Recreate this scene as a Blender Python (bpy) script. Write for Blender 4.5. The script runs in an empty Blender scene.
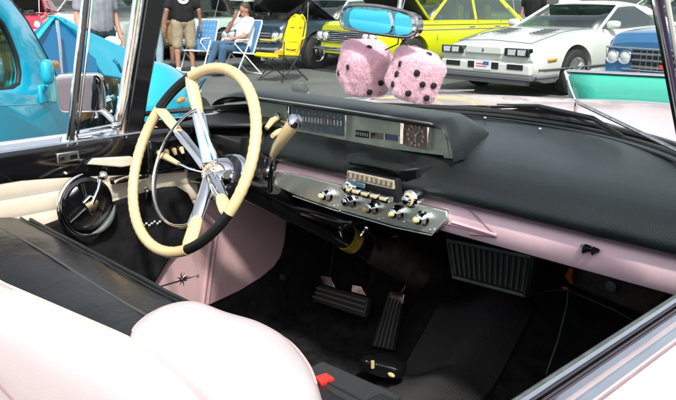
import bpy, bmesh, math, random
from mathutils import Vector, Matrix, noise
random.seed(7)
S = bpy.context.scene
COL = S.collection
R_ = math.radians

# ------------------------------------------------------------------ camera
YAW, PITCH, FPX = R_(46), R_(15.4), 715.0
CAM = Vector((.87, 0, 1.28))
FV = Vector((-math.sin(YAW)*math.cos(PITCH), math.cos(YAW)*math.cos(PITCH), -math.sin(PITCH)))
RV = Vector((math.cos(YAW), math.sin(YAW), 0))
UV = RV.cross(FV)
cd = bpy.data.cameras.new('camera'); cam = bpy.data.objects.new('camera', cd); COL.objects.link(cam)
cam.location = CAM
cam.rotation_euler = (math.pi/2-PITCH, 0, YAW)
cd.sensor_width = 36; cd.lens = FPX/676*36; cd.clip_start = .02; cd.clip_end = 600
S.camera = cam

def on(px, py, ax, v):
    """world point on the plane axis=v that the photograph shows at (px,py)"""
    d = FV+RV*((px-338)/FPX)+UV*((200-py)/FPX)
    t = (v-CAM[ax])/d[ax]
    return CAM+d*t
def gp(px, d, z=0.0):
    """point at horizontal distance d in the compass direction of photo column px"""
    a = YAW+math.atan(-(px-338)/FPX/math.cos(PITCH)*1.0)
    return Vector((CAM.x-math.sin(a)*d, CAM.y+math.cos(a)*d, z))
def pt(px, py, d):
    r = FV+RV*((px-338)/FPX)+UV*((200-py)/FPX)
    return CAM+r*(d/math.hypot(r.x, r.y))

# ------------------------------------------------------------------ materials
def lin(c):
    return tuple(((x/255)/12.92 if x/255 <= .04045 else ((x/255+.055)/1.055)**2.4) for x in c)+(1,)
def mat(name, col, rough=.5, metal=0, noise_amt=0, nscale=20, bump=0, bscale=60, coat=0, col2=None, emit=None, spec=.5, detail=4, sheen=0):
    m = bpy.data.materials.new(name); m.use_nodes = True
    nt = m.node_tree; b = nt.nodes['Principled BSDF']
    c = tuple(col)+((1,) if len(col) == 3 else ())
    b.inputs['Base Color'].default_value = c
    b.inputs['Roughness'].default_value = rough; b.inputs['Metallic'].default_value = metal
    b.inputs['Specular IOR Level'].default_value = spec
    if coat: b.inputs['Coat Weight'].default_value = coat; b.inputs['Coat Roughness'].default_value = .05
    if sheen: b.inputs['Sheen Weight'].default_value = sheen
    tc = nt.nodes.new('ShaderNodeTexCoord')
    if noise_amt or col2:
        n = nt.nodes.new('ShaderNodeTexNoise'); n.inputs['Scale'].default_value = nscale; n.inputs['Detail'].default_value = detail
        nt.links.new(tc.outputs['Object'], n.inputs['Vector'])
        r = nt.nodes.new('ShaderNodeValToRGB')
        c2 = tuple(col2)+((1,) if len(col2) == 3 else ()) if col2 else tuple(x*(1-noise_amt) for x in c[:3])+(1,)
        r.color_ramp.elements[0].position = .35; r.color_ramp.elements[1].position = .65
        r.color_ramp.elements[0].color = c2; r.color_ramp.elements[1].color = c
        nt.links.new(n.outputs['Fac'], r.inputs['Fac']); nt.links.new(r.outputs['Color'], b.inputs['Base Color'])
        rm = nt.nodes.new('ShaderNodeMapRange'); rm.inputs['To Min'].default_value = min(1, rough*1.25); rm.inputs['To Max'].default_value = rough*.8
        nt.links.new(n.outputs['Fac'], rm.inputs['Value']); nt.links.new(rm.outputs['Result'], b.inputs['Roughness'])
    if bump:
        n2 = nt.nodes.new('ShaderNodeTexNoise'); n2.inputs['Scale'].default_value = bscale; n2.inputs['Detail'].default_value = 5
        nt.links.new(tc.outputs['Object'], n2.inputs['Vector'])
        bp = nt.nodes.new('ShaderNodeBump'); bp.inputs['Strength'].default_value = bump; bp.inputs['Distance'].default_value = .004
        nt.links.new(n2.outputs['Fac'], bp.inputs['Height']); nt.links.new(bp.outputs['Normal'], b.inputs['Normal'])
    if emit:
        b.inputs['Emission Color'].default_value = tuple(emit)+(1,); b.inputs['Emission Strength'].default_value = 1
    return m
def glass(name, tint=(.93, .97, .95), refl=.06):
    m = bpy.data.materials.new(name); m.use_nodes = True; nt = m.node_tree; nt.nodes.clear()
    o = nt.nodes.new('ShaderNodeOutputMaterial'); t = nt.nodes.new('ShaderNodeBsdfTransparent'); g = nt.nodes.new('ShaderNodeBsdfGlossy')
    t.inputs['Color'].default_value = tint+(1,); g.inputs['Roughness'].default_value = .01
    lw = nt.nodes.new('ShaderNodeLayerWeight'); lw.inputs['Blend'].default_value = .25
    mr = nt.nodes.new('ShaderNodeMapRange'); mr.inputs['To Min'].default_value = refl; mr.inputs['To Max'].default_value = .9
    mx = nt.nodes.new('ShaderNodeMixShader')
    pw = nt.nodes.new('ShaderNodeMath'); pw.operation = 'POWER'; pw.inputs[1].default_value = 2.5
    nt.links.new(lw.outputs['Facing'], pw.inputs[0]); nt.links.new(pw.outputs[0], mr.inputs['Value'])
    nt.links.new(mr.outputs['Result'], mx.inputs['Fac']); nt.links.new(t.outputs[0], mx.inputs[1]); nt.links.new(g.outputs[0], mx.inputs[2])
    nt.links.new(mx.outputs[0], o.inputs['Surface'])
    return m
M = {}
M['vinyl'] = mat('black_vinyl', (.012, .014, .014), .42, bump=.35, bscale=500, noise_amt=.25, nscale=9)
M['dashpad'] = mat('dash_pad', (.012, .016, .016), .33, bump=.25, bscale=350, noise_amt=.3, nscale=5)
M['leather'] = mat('black_leather', (.011, .011, .011), .30, bump=.35, bscale=55, noise_amt=.3, nscale=12)
M['blackpaint'] = mat('black_paint', (.006, .006, .007), .12, coat=.6)
M['carpet'] = mat('black_carpet', (.026, .026, .028), .95, bump=1, bscale=900, noise_amt=.5, nscale=30, spec=.1)
M['rubber'] = mat('black_rubber', (.02, .021, .021), .6, bump=.3, bscale=200)
M['greyrubber'] = mat('weathered_rubber', (.10, .12, .11), .5, bump=.4, bscale=90, noise_amt=.4, nscale=40)
M['pink'] = mat('pink_paint', (.72, .50, .55), .28, coat=.5, noise_amt=.06, nscale=6)
M['pinkbody'] = mat('pale_pink_paint', (.70, .53, .555), .25, coat=.5, noise_amt=.04, nscale=3)
M['pinkvinyl'] = mat('dusty_pink_vinyl', (.56, .37, .385), .5, bump=.3, bscale=300, noise_amt=.1, nscale=8)
M['seatwhite'] = mat('pinkish_white_vinyl', (.60, .515, .515), .40, bump=.12, bscale=240, noise_amt=.05, nscale=7)
M['creamvinyl'] = mat('cream_vinyl', (.66, .59, .47), .5, bump=.12, bscale=260, noise_amt=.12, nscale=12)
M['cream'] = mat('cream_plastic', (.66, .51, .27), .24, coat=.3, noise_amt=.1, nscale=9)
M['creamface'] = mat('cream_dial', (.62, .55, .42), .4, noise_amt=.3, nscale=60)
M['chrome'] = mat('chrome', (.86, .87, .88), .06, 1, noise_amt=.08, nscale=25)
M['oldchrome'] = mat('worn_chrome', (.62, .62, .60), .16, 1, noise_amt=.35, nscale=60)
M['alum'] = mat('brushed_metal', (.62, .66, .60), .26, .8, noise_amt=.10, nscale=14)
M['clusterface'] = mat('cluster_face', (.38, .43, .36), .30, .5, noise_amt=.2, nscale=40)
M['dial'] = mat('dial_blue_grey', (.07, .10, .12), .25, noise_amt=.4, nscale=90)
M['mark'] = mat('dial_mark', (.42, .44, .42), .5)
M['markred'] = mat('dial_mark_red', (.40, .17, .13), .5)
M['amber'] = mat('amber', (.7, .25, .03), .25)
M['ochre'] = mat('ochre_paint', (.50, .36, .04), .5, noise_amt=.4, nscale=80)
M['rust'] = mat('rusty_metal', (.045, .028, .018), .7, .2, col2=(.015, .012, .010), nscale=30, bump=.6, bscale=60)
M['red'] = mat('red_plastic', (.72, .03, .02), .35)
M['glass'] = glass('window_glass', refl=.025)
M['tint'] = glass('tinted_glass', (.55, .68, .60), .22)
M['mirror'] = mat('mirror_silver', (.9, .93, .95), .01, 1)
M['asphalt'] = None
M['plush'] = mat('pink_plush', (.93, .66, .74), .9, sheen=.3)
M['felt'] = mat('black_felt', (.012, .008, .010), .9)
M['skin'] = mat('skin', (.50, .27, .19), .55, noise_amt=.12, nscale=14)
M['skintan'] = mat('tanned_skin', (.36, .18, .12), .55, noise_amt=.12, nscale=14)
M['hairbrown'] = mat('brown_hair', (.045, .028, .018), .6, bump=.8, bscale=160)
M['hairgrey'] = mat('grey_hair', (.20, .18, .16), .6, bump=.8, bscale=160)
M['eye'] = mat('eye_dark', (.02, .015, .012), .2)
M['lip'] = mat('lips', (.36, .13, .11), .5)
def cloth(n, c, a=.25): return mat(n, c, .85, noise_amt=a, nscale=9, bump=.9, bscale=22, spec=.2)
M['blacktee'] = cloth('black_cotton', (.014, .014, .016)); M['khaki'] = cloth('khaki_cotton', (.36, .30, .20))
M['whitetee'] = cloth('white_cotton', (.74, .75, .76), .08); M['denim'] = cloth('blue_denim', (.06, .12, .20))
M['lightdenim'] = cloth('pale_denim', (.26, .38, .46)); M['greytee'] = cloth('grey_cotton', (.27, .28, .32))
M['darkdenim'] = cloth('dark_denim', (.03, .055, .08)); M['lavender'] = cloth('lavender_cotton', (.52, .50, .62))
M['tan'] = cloth('tan_canvas', (.42, .26, .12)); M['shoe'] = mat('white_shoe', (.78, .78, .76), .6, bump=.4, bscale=60)
M['darkshoe'] = mat('dark_shoe', (.03, .03, .04), .5)
M['yellowfab'] = cloth('yellow_canvas', (.82, .60, .01), .12); M['blueweb'] = mat('blue_webbing', (.10, .28, .55), .6, noise_amt=.3, nscale=40)
M['whitetube'] = mat('white_tube', (.80, .82, .80), .3); M['darktube'] = mat('dark_tube', (.02, .02, .025), .4)
M['tyre'] = mat('tyre', (.018, .018, .019), .7, bump=.4, bscale=80)
M['void'] = mat('dark_interior', (.008, .008, .009), .8)
M['engine'] = mat('engine_grime', (.05, .055, .05), .4, .5, col2=(.01, .01, .01), nscale=12, bump=.8, bscale=25)
M['lamp'] = mat('headlamp_glass', (.75, .80, .80), .06, .3, noise_amt=.25, nscale=60, coat=.5)
M['lampred'] = mat('tail_lamp', (.4, .01, .01), .15)
M['plate'] = mat('plate_white', (.7, .7, .72), .4)
M['plateblue'] = mat('plate_blue', (.05, .12, .4), .4)
M['platered'] = mat('plate_red', (.55, .06, .05), .4)
def paint(n, c, **k): return mat(n, c, k.get('rough', .18), coat=.8, noise_amt=.05, nscale=3)
M['teal'] = paint('teal_paint', (.012, .42, .60)); M['tealdark'] = paint('deep_teal_paint', (.006, .12, .26))
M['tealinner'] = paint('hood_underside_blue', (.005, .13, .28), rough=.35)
M['aqua'] = paint('aqua_green_paint', (.05, .42, .32)); M['white'] = paint('white_paint', (.60, .63, .58))
M['stripe'] = mat('grey_stripe', (.12, .12, .13), .4)
M['yellow'] = paint('lime_yellow_paint', (.56, .60, .008)); M['blue'] = paint('metallic_blue_paint', (.035, .14, .30))
M['navy'] = paint('slate_blue_paint', (.03, .05, .07)); M['redpaint'] = paint('red_paint', (.62, .03, .06))
M['seafoam'] = paint('seafoam_paint', (.42, .56, .48)); M['silver'] = paint('silver_green_paint', (.36, .42, .38))
M['greyp'] = paint('grey_paint', (.16, .18, .18)); M['blackp'] = paint('black_car_paint', (.01, .01, .012))
M['ivory'] = paint('ivory_paint', (.54, .55, .50))

# ------------------------------------------------------------------ mesh helpers
class MB:
    def __init__(s): s.bm = bmesh.new()
    def box(s, c, size, rot=None):
        m = Matrix.Translation(Vector(c)) @ (rot.to_4x4() if rot else Matrix()) @ Matrix.Diagonal(Vector(tuple(size)+(1,)))
        bmesh.ops.create_cube(s.bm, size=1, matrix=m); return s
    def tube(s, pts, r, n=10, closed=False, caps=True, flat=None):
        pts = [Vector(p) for p in pts]; N = len(pts)
        rs = r if isinstance(r, (list, tuple)) else [r]*N
        rings = []; prev = None
        for i, p in enumerate(pts):
            if closed: t = pts[(i+1) % N]-pts[i-1]
            else: t = pts[min(i+1, N-1)]-pts[max(i-1, 0)]
            t.normalize()
            if prev is None:
                ref = Vector((0, 0, 1)) if abs(t.z) < .9 else Vector((1, 0, 0))
                u = t.cross(ref).normalized()
            else:
                u = (prev-t*prev.dot(t)).normalized()
            prev = u; v = t.cross(u)
            fv = flat or 1
            rings.append([s.bm.verts.new(p+u*math.cos(2*math.pi*k/n)*rs[i]+v*math.sin(2*math.pi*k/n)*rs[i]*fv) for k in range(n)])
        for i in range(N if closed else N-1):
            a, b = rings[i], rings[(i+1) % N]
            if closed and i == N-1:
                best = min(range(n), key=lambda q: (a[0].co-b[q].co).length); b = b[best:]+b[:best]
            for k in range(n): s.bm.faces.new((a[k], a[(k+1) % n], b[(k+1) % n], b[k]))
        if caps and not closed:
            s.bm.faces.new(rings[0][::-1]); s.bm.faces.new(rings[-1])
        return s
    def lathe(s, prof, origin, axis, n=28, arc=None, flatten=None):
        """prof: list of (dist along axis, radius)"""
        o = Vector(origin); a = Vector(axis).normalized()
        ref = Vector((0, 0, 1)) if abs(a.z) < .9 else Vector((1, 0, 0))
        u = a.cross(ref).normalized(); v = a.cross(u)
        rings = []
        for d, r in prof:
            rings.append([s.bm.verts.new(o+a*d+(u*math.cos(2*math.pi*k/n)+v*math.sin(2*math.pi*k/n))*max(r, 1e-4)) for k in range(n)])
        for i in range(len(rings)-1):
            for k in range(n): s.bm.faces.new((rings[i][k], rings[i][(k+1) % n], rings[i+1][(k+1) % n], rings[i+1][k]))
        s.bm.faces.new(rings[0][::-1]); s.bm.faces.new(rings[-1])
        return s
    def prism(s, poly, off):
        """poly: 3D points of a planar outline, off: vector of thickness"""
        off = Vector(off)
        a = [s.bm.verts.new(Vector(p)) for p in poly]; b = [s.bm.verts.new(Vector(p)+off) for p in poly]
        n = len(a)
        s.bm.faces.new(a[::-1]); s.bm.faces.new(b)
        for i in range(n): s.bm.faces.new((a[i], a[(i+1) % n], b[(i+1) % n], b[i]))
        return s
    def grid(s, rows, closed_u=False):
        vs = [[s.bm.verts.new(Vector(p)) for p in r] for r in rows]
        for i in range(len(vs)-1):
            m = len(vs[i])
            for k in range(m if closed_u else m-1):
                s.bm.faces.new((vs[i][k], vs[i][(k+1) % m], vs[i+1][(k+1) % m], vs[i+1][k]))
        return vs
    def ell(s, c, r, rot=None, seg=20, rings=12, power=None):
        m = Matrix.Translation(Vector(c)) @ (rot.to_4x4() if rot else Matrix()) @ Matrix.Diagonal(Vector(tuple(r)+(1,)))
        g = bmesh.ops.create_uvsphere(s.bm, u_segments=seg, v_segments=rings, radius=1)
        for v in g['verts']:
            if power:
                co = v.co; k = (abs(co.x)**power+abs(co.y)**power+abs(co.z)**power)**(1/power); v.co = co/k
            v.co = m @ v.co
        return s
    def cap(s, a, b, ra, rb, n=12):
        """tapered capsule"""
        a = Vector(a); b = Vector(b); t = (b-a); L = max(t.length, 1e-4); t /= L
        pr = []
        for k in range(5): th = math.pi/2*(1-k/4); pr.append((-ra*math.sin(th), ra*math.cos(th)))
        for k in range(5): th = math.pi/2*k/4; pr.append((L+rb*math.sin(th), rb*math.cos(th)))
        return s.lathe(pr, a, t, n)
    def build(s, name, m, parent=None, smooth=True, bevel=0, thick=0, sub=0, angle=40, segs=2, label=None):
        bmesh.ops.recalc_face_normals(s.bm, faces=s.bm.faces[:])
        me = bpy.data.meshes.new(name); s.bm.to_mesh(me); s.bm.free()
        me.materials.append(M[m] if isinstance(m, str) else m)
        o = bpy.data.objects.new(name, me); COL.objects.link(o)
        if smooth:
            me.polygons.foreach_set('use_smooth', [True]*len(me.polygons)); me.set_sharp_from_angle(angle=R_(angle))
        if parent is not None: o.parent = parent
        if thick:
            md = o.modifiers.new('t', 'SOLIDIFY'); md.thickness = thick; md.offset = 0
        if bevel:
            md = o.modifiers.new('b', 'BEVEL'); md.width = bevel; md.segments = segs; md.limit_method = 'ANGLE'; md.angle_limit = R_(35)
            md.harden_normals = False
        if sub:
            md = o.modifiers.new('s', 'SUBSURF'); md.levels = sub; md.render_levels = sub
        if label: o['label'] = label
        return o
def root(name, label, cat, loc=(0, 0, 0), rz=0, group=None):
    o = bpy.data.objects.new(name, None); COL.objects.link(o); o.location = loc; o.rotation_euler = (0, 0, rz)
    o.empty_display_size = .1
    o['label'] = label; o['category'] = cat
    if group: o['group'] = group
    return o
def tag(o, label=None, cat=None, group=None, kind=None):
    if label: o['label'] = label
    if cat: o['category'] = cat
    if group: o['group'] = group
    if kind: o['kind'] = kind
    return o
def bake(o):
    """apply all modifiers of o into its mesh"""
    dg = bpy.context.evaluated_depsgraph_get(); dg.update()
    me = bpy.data.meshes.new_from_object(o.evaluated_get(dg))
    old = o.data; o.modifiers.clear(); o.data = me; bpy.data.meshes.remove(old)
    return o
def lerp(a, b, t): return a+(b-a)*t
def interp(tab, x):
    if x <= tab[0][0]: return tab[0][1]
    for (x0, y0), (x1, y1) in zip(tab, tab[1:]):
        if x <= x1:
            t = (x-x0)/(x1-x0) if x1 > x0 else 0
            return y0+(y1-y0)*t
    return tab[-1][1]
def smoothtab(tab, x):
    """catmull-rom interpolation through the table"""
    n = len(tab)
    if x <= tab[0][0]: return tab[0][1]
    if x >= tab[-1][0]: return tab[-1][1]
    for i in range(n-1):
        if x <= tab[i+1][0]:
            x0, y0 = tab[i]; x1, y1 = tab[i+1]; h = x1-x0; t = (x-x0)/h
            m0 = (tab[i+1][1]-tab[i-1][1])/(tab[i+1][0]-tab[i-1][0])*h if i > 0 else (y1-y0)
            m1 = (tab[i+2][1]-tab[i][1])/(tab[i+2][0]-tab[i][0])*h if i < n-2 else (y1-y0)
            t2, t3 = t*t, t*t*t
            return (2*t3-3*t2+1)*y0+(t3-2*t2+t)*m0+(-2*t3+3*t2)*y1+(t3-t2)*m1

# ================================================================== THE PINK CAR
XC = -.115; HW = .735
car = root('pink_car', 'pale pink classic car in the foreground with cream steering wheel and black dash', 'car')
def wsb(x, top=False):
    u = min(1, abs(x-XC)/HW)
    return .93+.73*(max(0, 1-u**1.9))**.53
# ---------- windshield
def ws_curve(z, n=48):
    k = (z-1.0)/.46
    out = []
    for i in range(n+1):
        a = math.pi*i/n
        u = -math.cos(a)
        x = XC+u*(HW-.05*k)
        s = (max(0, 1-abs(u)**1.9))**.53
        y = (.91+.09*k*1.0)+(.75-.42*k)*s
        out.append(Vector((x, y, z)))
    return out
g = MB(); g.grid([ws_curve(1.002+.455*i/8) for i in range(9)]); wsg = g.build('windshield', 'glass', car)
m = MB(); m.tube([p+Vector((0, 0, -.004)) for p in ws_curve(1.0)], .007, 8); m.build('windshield_gasket', 'rubber', wsg)
m = MB(); m.tube([p+Vector((0, .012, -.002)) for p in ws_curve(1.0)][3:-3], .005, 8); m.build('windshield_trim', 'oldchrome', wsg)
m = MB()
c0 = ws_curve(1.46)
m.tube(c0, .022, 10); m.build('windshield_header', 'blackpaint', car)
# pillars (dog-leg, leaning)
def strip(pts_a, pts_b, off):
    """solid ribbon between two polylines"""
    b = MB(); off = Vector(off)
    rows = []
    for p, q in zip(pts_a, pts_b):
        p = Vector(p); q = Vector(q); rows.append([p, q, q+off, p+off])
    vs = b.grid(rows, True)
    b.bm.faces.new(vs[0][::-1]); b.bm.faces.new(vs[-1])
    return b
def L(px, py, x=-.8): return on(px, py, 0, x)
b = strip([(-.80, .856, .93), (-.80, .883, 1.05), (-.80, .945, 1.29), (-.79, 1.0, 1.45)], [(-.80, .905, .93), (-.80, .935, 1.05), (-.80, 1.005, 1.29), (-.79, 1.06, 1.45)], (-.035, 0, 0))
pl = b.build('windshield_pillar', 'blackpaint', car, bevel=.006)
b = strip([(-.797, .842, .955), (-.797, .862, 1.05), (-.797, .925, 1.29), (-.788, .97, 1.45)], [(-.797, .854, .955), (-.797, .875, 1.05), (-.797, .94, 1.29), (-.788, .985, 1.45)], (-.02, 0, 0))
b.build('pillar_molding', mat('peach_molding', (.62, .42, .32), .4), pl, bevel=.003)
# right pillar, seen edge-on at the right border
def RP(px, py): return on(px, py, 0, .5)
b = MB(); b.tube([(.521, 1.03, .985), (.509, .99, 1.112), (.507, .93, 1.20), (.504, .875, 1.285), (.497, .80, 1.46)], .0052, 10, flat=.8)
pr = b.build('windshield_pillar', mat('purple_black_paint', (.02, .01, .035), .15, coat=.5), car)
b = MB(); b.tube([(.518, 1.024, .985), (.506, .983, 1.112), (.504, .923, 1.20), (.501, .868, 1.285), (.494, .793, 1.46)], .003, 8); b.build('pillar_trim', 'chrome', pr)
b = MB(); b.tube([(.528, 1.038, .985), (.516, .998, 1.112), (.514, .938, 1.20), (.511, .883, 1.285), (.504, .808, 1.46)], .0035, 8); b.build('pillar_molding', 'ivory', pr)
# ---------- hood and front body
def hood_z(x, y):
    u = (x-XC)/.95
    k = max(0, (y-1.6))/1.9
    z = .998-.05*k-.17*k*k-.20*k**6
    z -= .05*abs(u)**3+.0
    z += .018*math.exp(-((u)/.25)**2)
    return z-.14*max(0, abs(u)-.8)**1.2
b = MB(); rows = []
for i in range(29):
    t = i/28; r = []
    for j in range(37):
        u = -1+2*j/36; x = XC+u*.96
        y0 = (wsb(x) if abs(u) < .765 else .93)+.015
        y = lerp(y0, 3.15-.25*abs(u)**3, t)
        r.append((x, y, hood_z(x, y)))
    rows.append(r)
b.grid(rows); b.build('hood', 'pinkbody', car)
b = MB(); rows = []
for i in range(15):
    t = i/14
    r = []
    for side, zz in ((0, 1), (1, .85), (1, .6), (1, .4), (.97, .26)):
        pass
    rows.append(r)
b.bm.free()
for sgn in (-1, 1):
    b = MB(); rows = []
    for i in range(21):
        y = lerp(1.0, 2.92, i/20); x0 = XC+sgn*.96
        zt = hood_z(x0, y)
        rows.append([(x0+sgn*dx, y, zt-dz*(zt-.28)) for dx, dz in ((0, 0), (.035, .06), (.05, .25), (.045, .45), (.06, .5), (.05, .75), (.02, 1))])
    b.grid(rows); b.build('fender', 'pinkbody', car, thick=.006)
b = MB(); rows = []
for i in range(25):
    u = -1+2*i/24; x = XC+u*.97; y = 3.15-.25*abs(u)**3
    rows.append([(x, y, hood_z(x, y)), (x, y+.04, hood_z(x, y)-.06), (x, y+.03, .6), (x, y+.08, .5), (x, y+.02, .3)])
b.grid(rows); b.build('front_panel', 'pinkbody', car, thick=.006)
b = MB(); b.tube([(XC+u*.98, 3.25-.25*abs(u)**3, .48) for u in [k/8-1 for k in range(17)]], .07, 10, flat=.6); b.build('front_bumper', 'chrome', car)
def wheel(parent, c, r=.33, w=.2, side=1, hub='chrome', name='wheel', spokes=0, rimr=.6):
    c = Vector(c); ax = Vector((0, side, 0)) if parent is not car else Vector((side, 0, 0))
    b = MB(); b.lathe([(-w/2, r*.62), (-w/2, r*.9), (-w/2+.02, r*.985), (-w*.15, r), (w*.15, r), (w/2-.02, r*.985), (w/2, r*.9), (w/2+.003, r*.64), (w/2-.02, r*.6)], c, ax, 30)
    t = b.build(name, 'tyre', parent)
    b = MB(); b.lathe([(w/2-.06, r*.1), (w/2-.06, r*.5), (w/2-.02, r*rimr), (w/2+.006, r*rimr+.003), (w/2+.008, r*(rimr-.04)), (w/2-.01, r*(rimr-.08))], c, ax, 30)
    if spokes:
        for k in range(spokes):
            a = 2*math.pi*k/spokes
            ref = Vector((0, 0, 1)); u2 = ax.cross(ref).normalized()
            d = u2*math.cos(a)+ref*math.sin(a)
            b.tube([c+ax*(w/2-.01)+d*r*.12, c+ax*(w/2-.025)+d*r*.56], [.03, .045], 6)
    b.lathe([(w/2-.06, r*.24), (w/2+.0, r*.22), (w/2+.012, r*.12), (w/2+.014, .005)], c, ax, 20)
    b.build('rim', hub, t)
for sx in (-1, 1): wheel(car, (XC+sx*.84, 2.25, .33), side=sx)
for sx in (-1, 1): wheel(car, (XC+sx*.84, -1.0, .33), side=sx)
# wipers
b = MB(); b.tube([(-.245, 1.69, 1.008), (-.1, 1.66, 1.022), (.1, 1.56, 1.024), (.225, 1.452, 1.012)], [.004, .006, .006, .003], 8); b.tube([(-.25, 1.70, 1.004), (-.02, 1.64, 1.018), (.21, 1.475, 1.006)], .0025, 6)
wb = b.build('wiper_blade', 'rubber', car)
b = MB(); b.tube([(-.02, 1.70, .995), (.0, 1.665, 1.045), (.04, 1.60, 1.05), (.30, 1.42, 1.02), (.40, 1.36, 1.005)], .0045, 8); b.lathe([(0, .016), (.02, .014), (.026, .004)], (-.02, 1.70, .985), (0, 0, 1), 16); b.build('wiper_arm', 'oldchrome', wb)
b = MB(); b.tube([on(365, 99, 1, 1.66), on(392, 94, 1, 1.68), on(420, 90, 1, 1.72), on(452, 90.5, 1, 1.74), on(474, 90, 1, 1.76)], [.007, .008, .006, .005, .003], 8, flat=.6)
b.build('wiper_blade', 'oldchrome', car)
b = MB(); b.tube([on(340, 100, 1, 1.62), on(366, 99, 1, 1.65), on(396, 91, 1, 1.70)], [.010, .010, .004], 8, flat=.5); b.build('wiper_arm', 'chrome', car)
# cowl mirror cup
c = on(300, 90, 1, 1.5)
b = MB(); b.lathe([(-.028, .006), (-.02, .018), (0, .026), (.016, .027), (.018, .022)], c, (-.7, -.3, -.1), 20); cm = b.build('cowl_mirror', 'greyrubber', car)
b = MB(); b.tube([c+Vector((.01, .01, 0)), c+Vector((.015, .012, -.05))], [.012, .022], 10); b.build('mirror_foot', 'chrome', cm)
# ---------- dash
STX = [-.845+i*.03 for i in range(50)] ; STX = [x for x in STX if x < .615]+[.615]
def pady(x):   # near edge bulges for the radio hood
    k = max(0, 1-abs(x+.122)/.105)
    return min(1, k*4)
b = MB(); rows = []
for x in STX:
    yb = max(wsb(x)-.012, 1.22)
    k = pady(x)
    z0 = .986+.003*math.sin(x*9)
    rows.append([(x, yb, .988), (x, lerp(yb, 1.30, .3), z0+.004), (x, lerp(yb, 1.30, .7), z0), (x, 1.25, .984), (x, 1.19, .977), (x, 1.14, .966), (x, 1.105-.012*k, .950), (x, 1.088-.02*k, .930), (x, 1.088-.015*k, .912-.0*k), (x, 1.10, .900), (x, 1.13, .897), (x, 1.16, .90)])
b.grid(rows); pad = b.build('dash_pad', 'dashpad', car, angle=70)
# rear ledge of the pad against the glass, with screws
b = MB(); b.tube([Vector((p.x, p.y-.035, .991)) for p in ws_curve(1.0)][6:-6], .009, 8, flat=.6); b.build('defroster_strip', 'vinyl', pad)
b = MB(); b.tube([Vector((p.x, p.y-.085, .9915)) for p in ws_curve(1.0)][9:-9], .003, 6); b.build('pad_piping', 'rubber', pad)
b = MB()
for px, py in ((322, 112), (433, 111), (540, 129), (485, 118)):
    p = on(px, py, 2, .995); MB().ell(p, (.0045, .0045, .004), seg=10, rings=6).build('screw_cap', 'chrome', pad)
# instrument cluster hood
def podsec(x):
    if x < -.64: t = max(.02, 1-((-.64-x)/.16)**2)**.5
    elif x > -.02: t = max(.0, 1-((x+.02)/.052)**2.2)**.55
    else: t = 1
    return t
b = MB(); rows = []
xs = [-.80, -.79, -.77, -.74, -.70, -.64]+[-.6+i*.058 for i in range(10)]+[-.02, -.012, -.004, .004, .010, .016, .021, .025, .028, .030, .0315, .032]
for x in xs:
    t = podsec(x); zb = 1.0 if x < -.64 else .976
    f = lambda z: zb+(z-zb)*t
    yy = lambda y: y
    rows.append([(x, yy(1.165), f(1.034)), (x, yy(1.135), f(1.036)), (x, yy(1.125), f(1.043)), (x, yy(1.135), f(1.052)), (x, yy(1.17), f(1.057)), (x, yy(1.26), f(1.050)), (x, yy(1.36), f(1.020)), (x, yy(1.43), f(.985)), (x, yy(1.43), f(.978))])
    rows[-1] = [(p[0]-.42*max(0, p[1]-1.16)*max(0, min(1, (x+.3)/.3)), p[1], p[2]) for p in rows[-1]]
b.grid(rows); pod = b.build('cluster_hood', 'dashpad', car, angle=60)
b = MB(); b.tube([(-.62, 1.128, 1.046), (-.3, 1.128, 1.0475), (-.03, 1.128, 1.046), (0, 1.132, 1.036)], .0022, 6); b.build('hood_edge_trim', 'alum', pod)
# cluster end cheek
b = MB(); b.prism([(-.02, 1.163, 1.034), (-.004, 1.163, 1.032), (.010, 1.163, 1.022), (.020, 1.163, 1.005), (.027, 1.163, .975), (-.02, 1.163, .972)], (0, .004, 0)); b.build('cluster_cheek', 'clusterface', pod)
b = MB(); b.prism([(-.66, 1.160, 1.037), (-.02, 1.160, 1.037), (-.004, 1.160, .978), (-.36, 1.160, .961), (-.66, 1.160, .95)], (0, .012, 0)); fc = b.build('instrument_panel', 'clusterface', car)
def facebox(x0, x1, z0, z1, y=1.156, d=.004, dz=0):
    return MB().prism([(x0, y, z0), (x1, y, z0+dz), (x1, y, z1+dz), (x0, y, z1)], (0, d, 0))
facebox(-.49, -.30, .974, 1.032, dz=.006).build('speedometer', 'dial', fc)
b = MB(); br = MB()
for i in range(15):
    x = -.472+i*.0112
    tgt = br if i in (0, 9, 11) else b
    tgt.box((x, 1.1545, 1.004+i*.0004), (.0045, .002, .012))
    if i % 2 == 0: b.box((x, 1.1545, 1.022), (.002, .002, .004))
b.build('speed_marks', 'mark', fc); br.build('speed_marks', 'markred', fc)
for c_, z_ in (((-.50, 1.152, 1.003), (.008, .008, .06)), ((-.295, 1.152, 1.004), (.004, .008, .058)), ((-.124, 1.152, 1.012), (.010, .006, .05)), ((-.052, 1.152, 1.012), (.005, .008, .054))): MB().box(c_, z_).build('dial_divider', 'chrome', fc, bevel=.001)
facebox(-.27, -.225, .984, .999, dz=.002).build('fuel_gauge', 'void', fc)
b = MB(); [b.box((-.265+i*.007, 1.154, .993), (.0018, .002, .007)) for i in range(6)]; b.build('gauge_marks', 'mark', fc)
facebox(-.218, -.18, .987, 1.0, dz=.002).build('temperature_gauge', 'blackpaint', fc)
facebox(-.174, -.136, .990, 1.002, dz=.001).build('warning_light_window', mat('blue_window', (.01, .05, .13), .2), fc)
for x in (-.221, -.177, -.134): MB().box((x, 1.154, .995), (.003, .003, .017)).build('gauge_frame', 'alum', fc)
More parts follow.
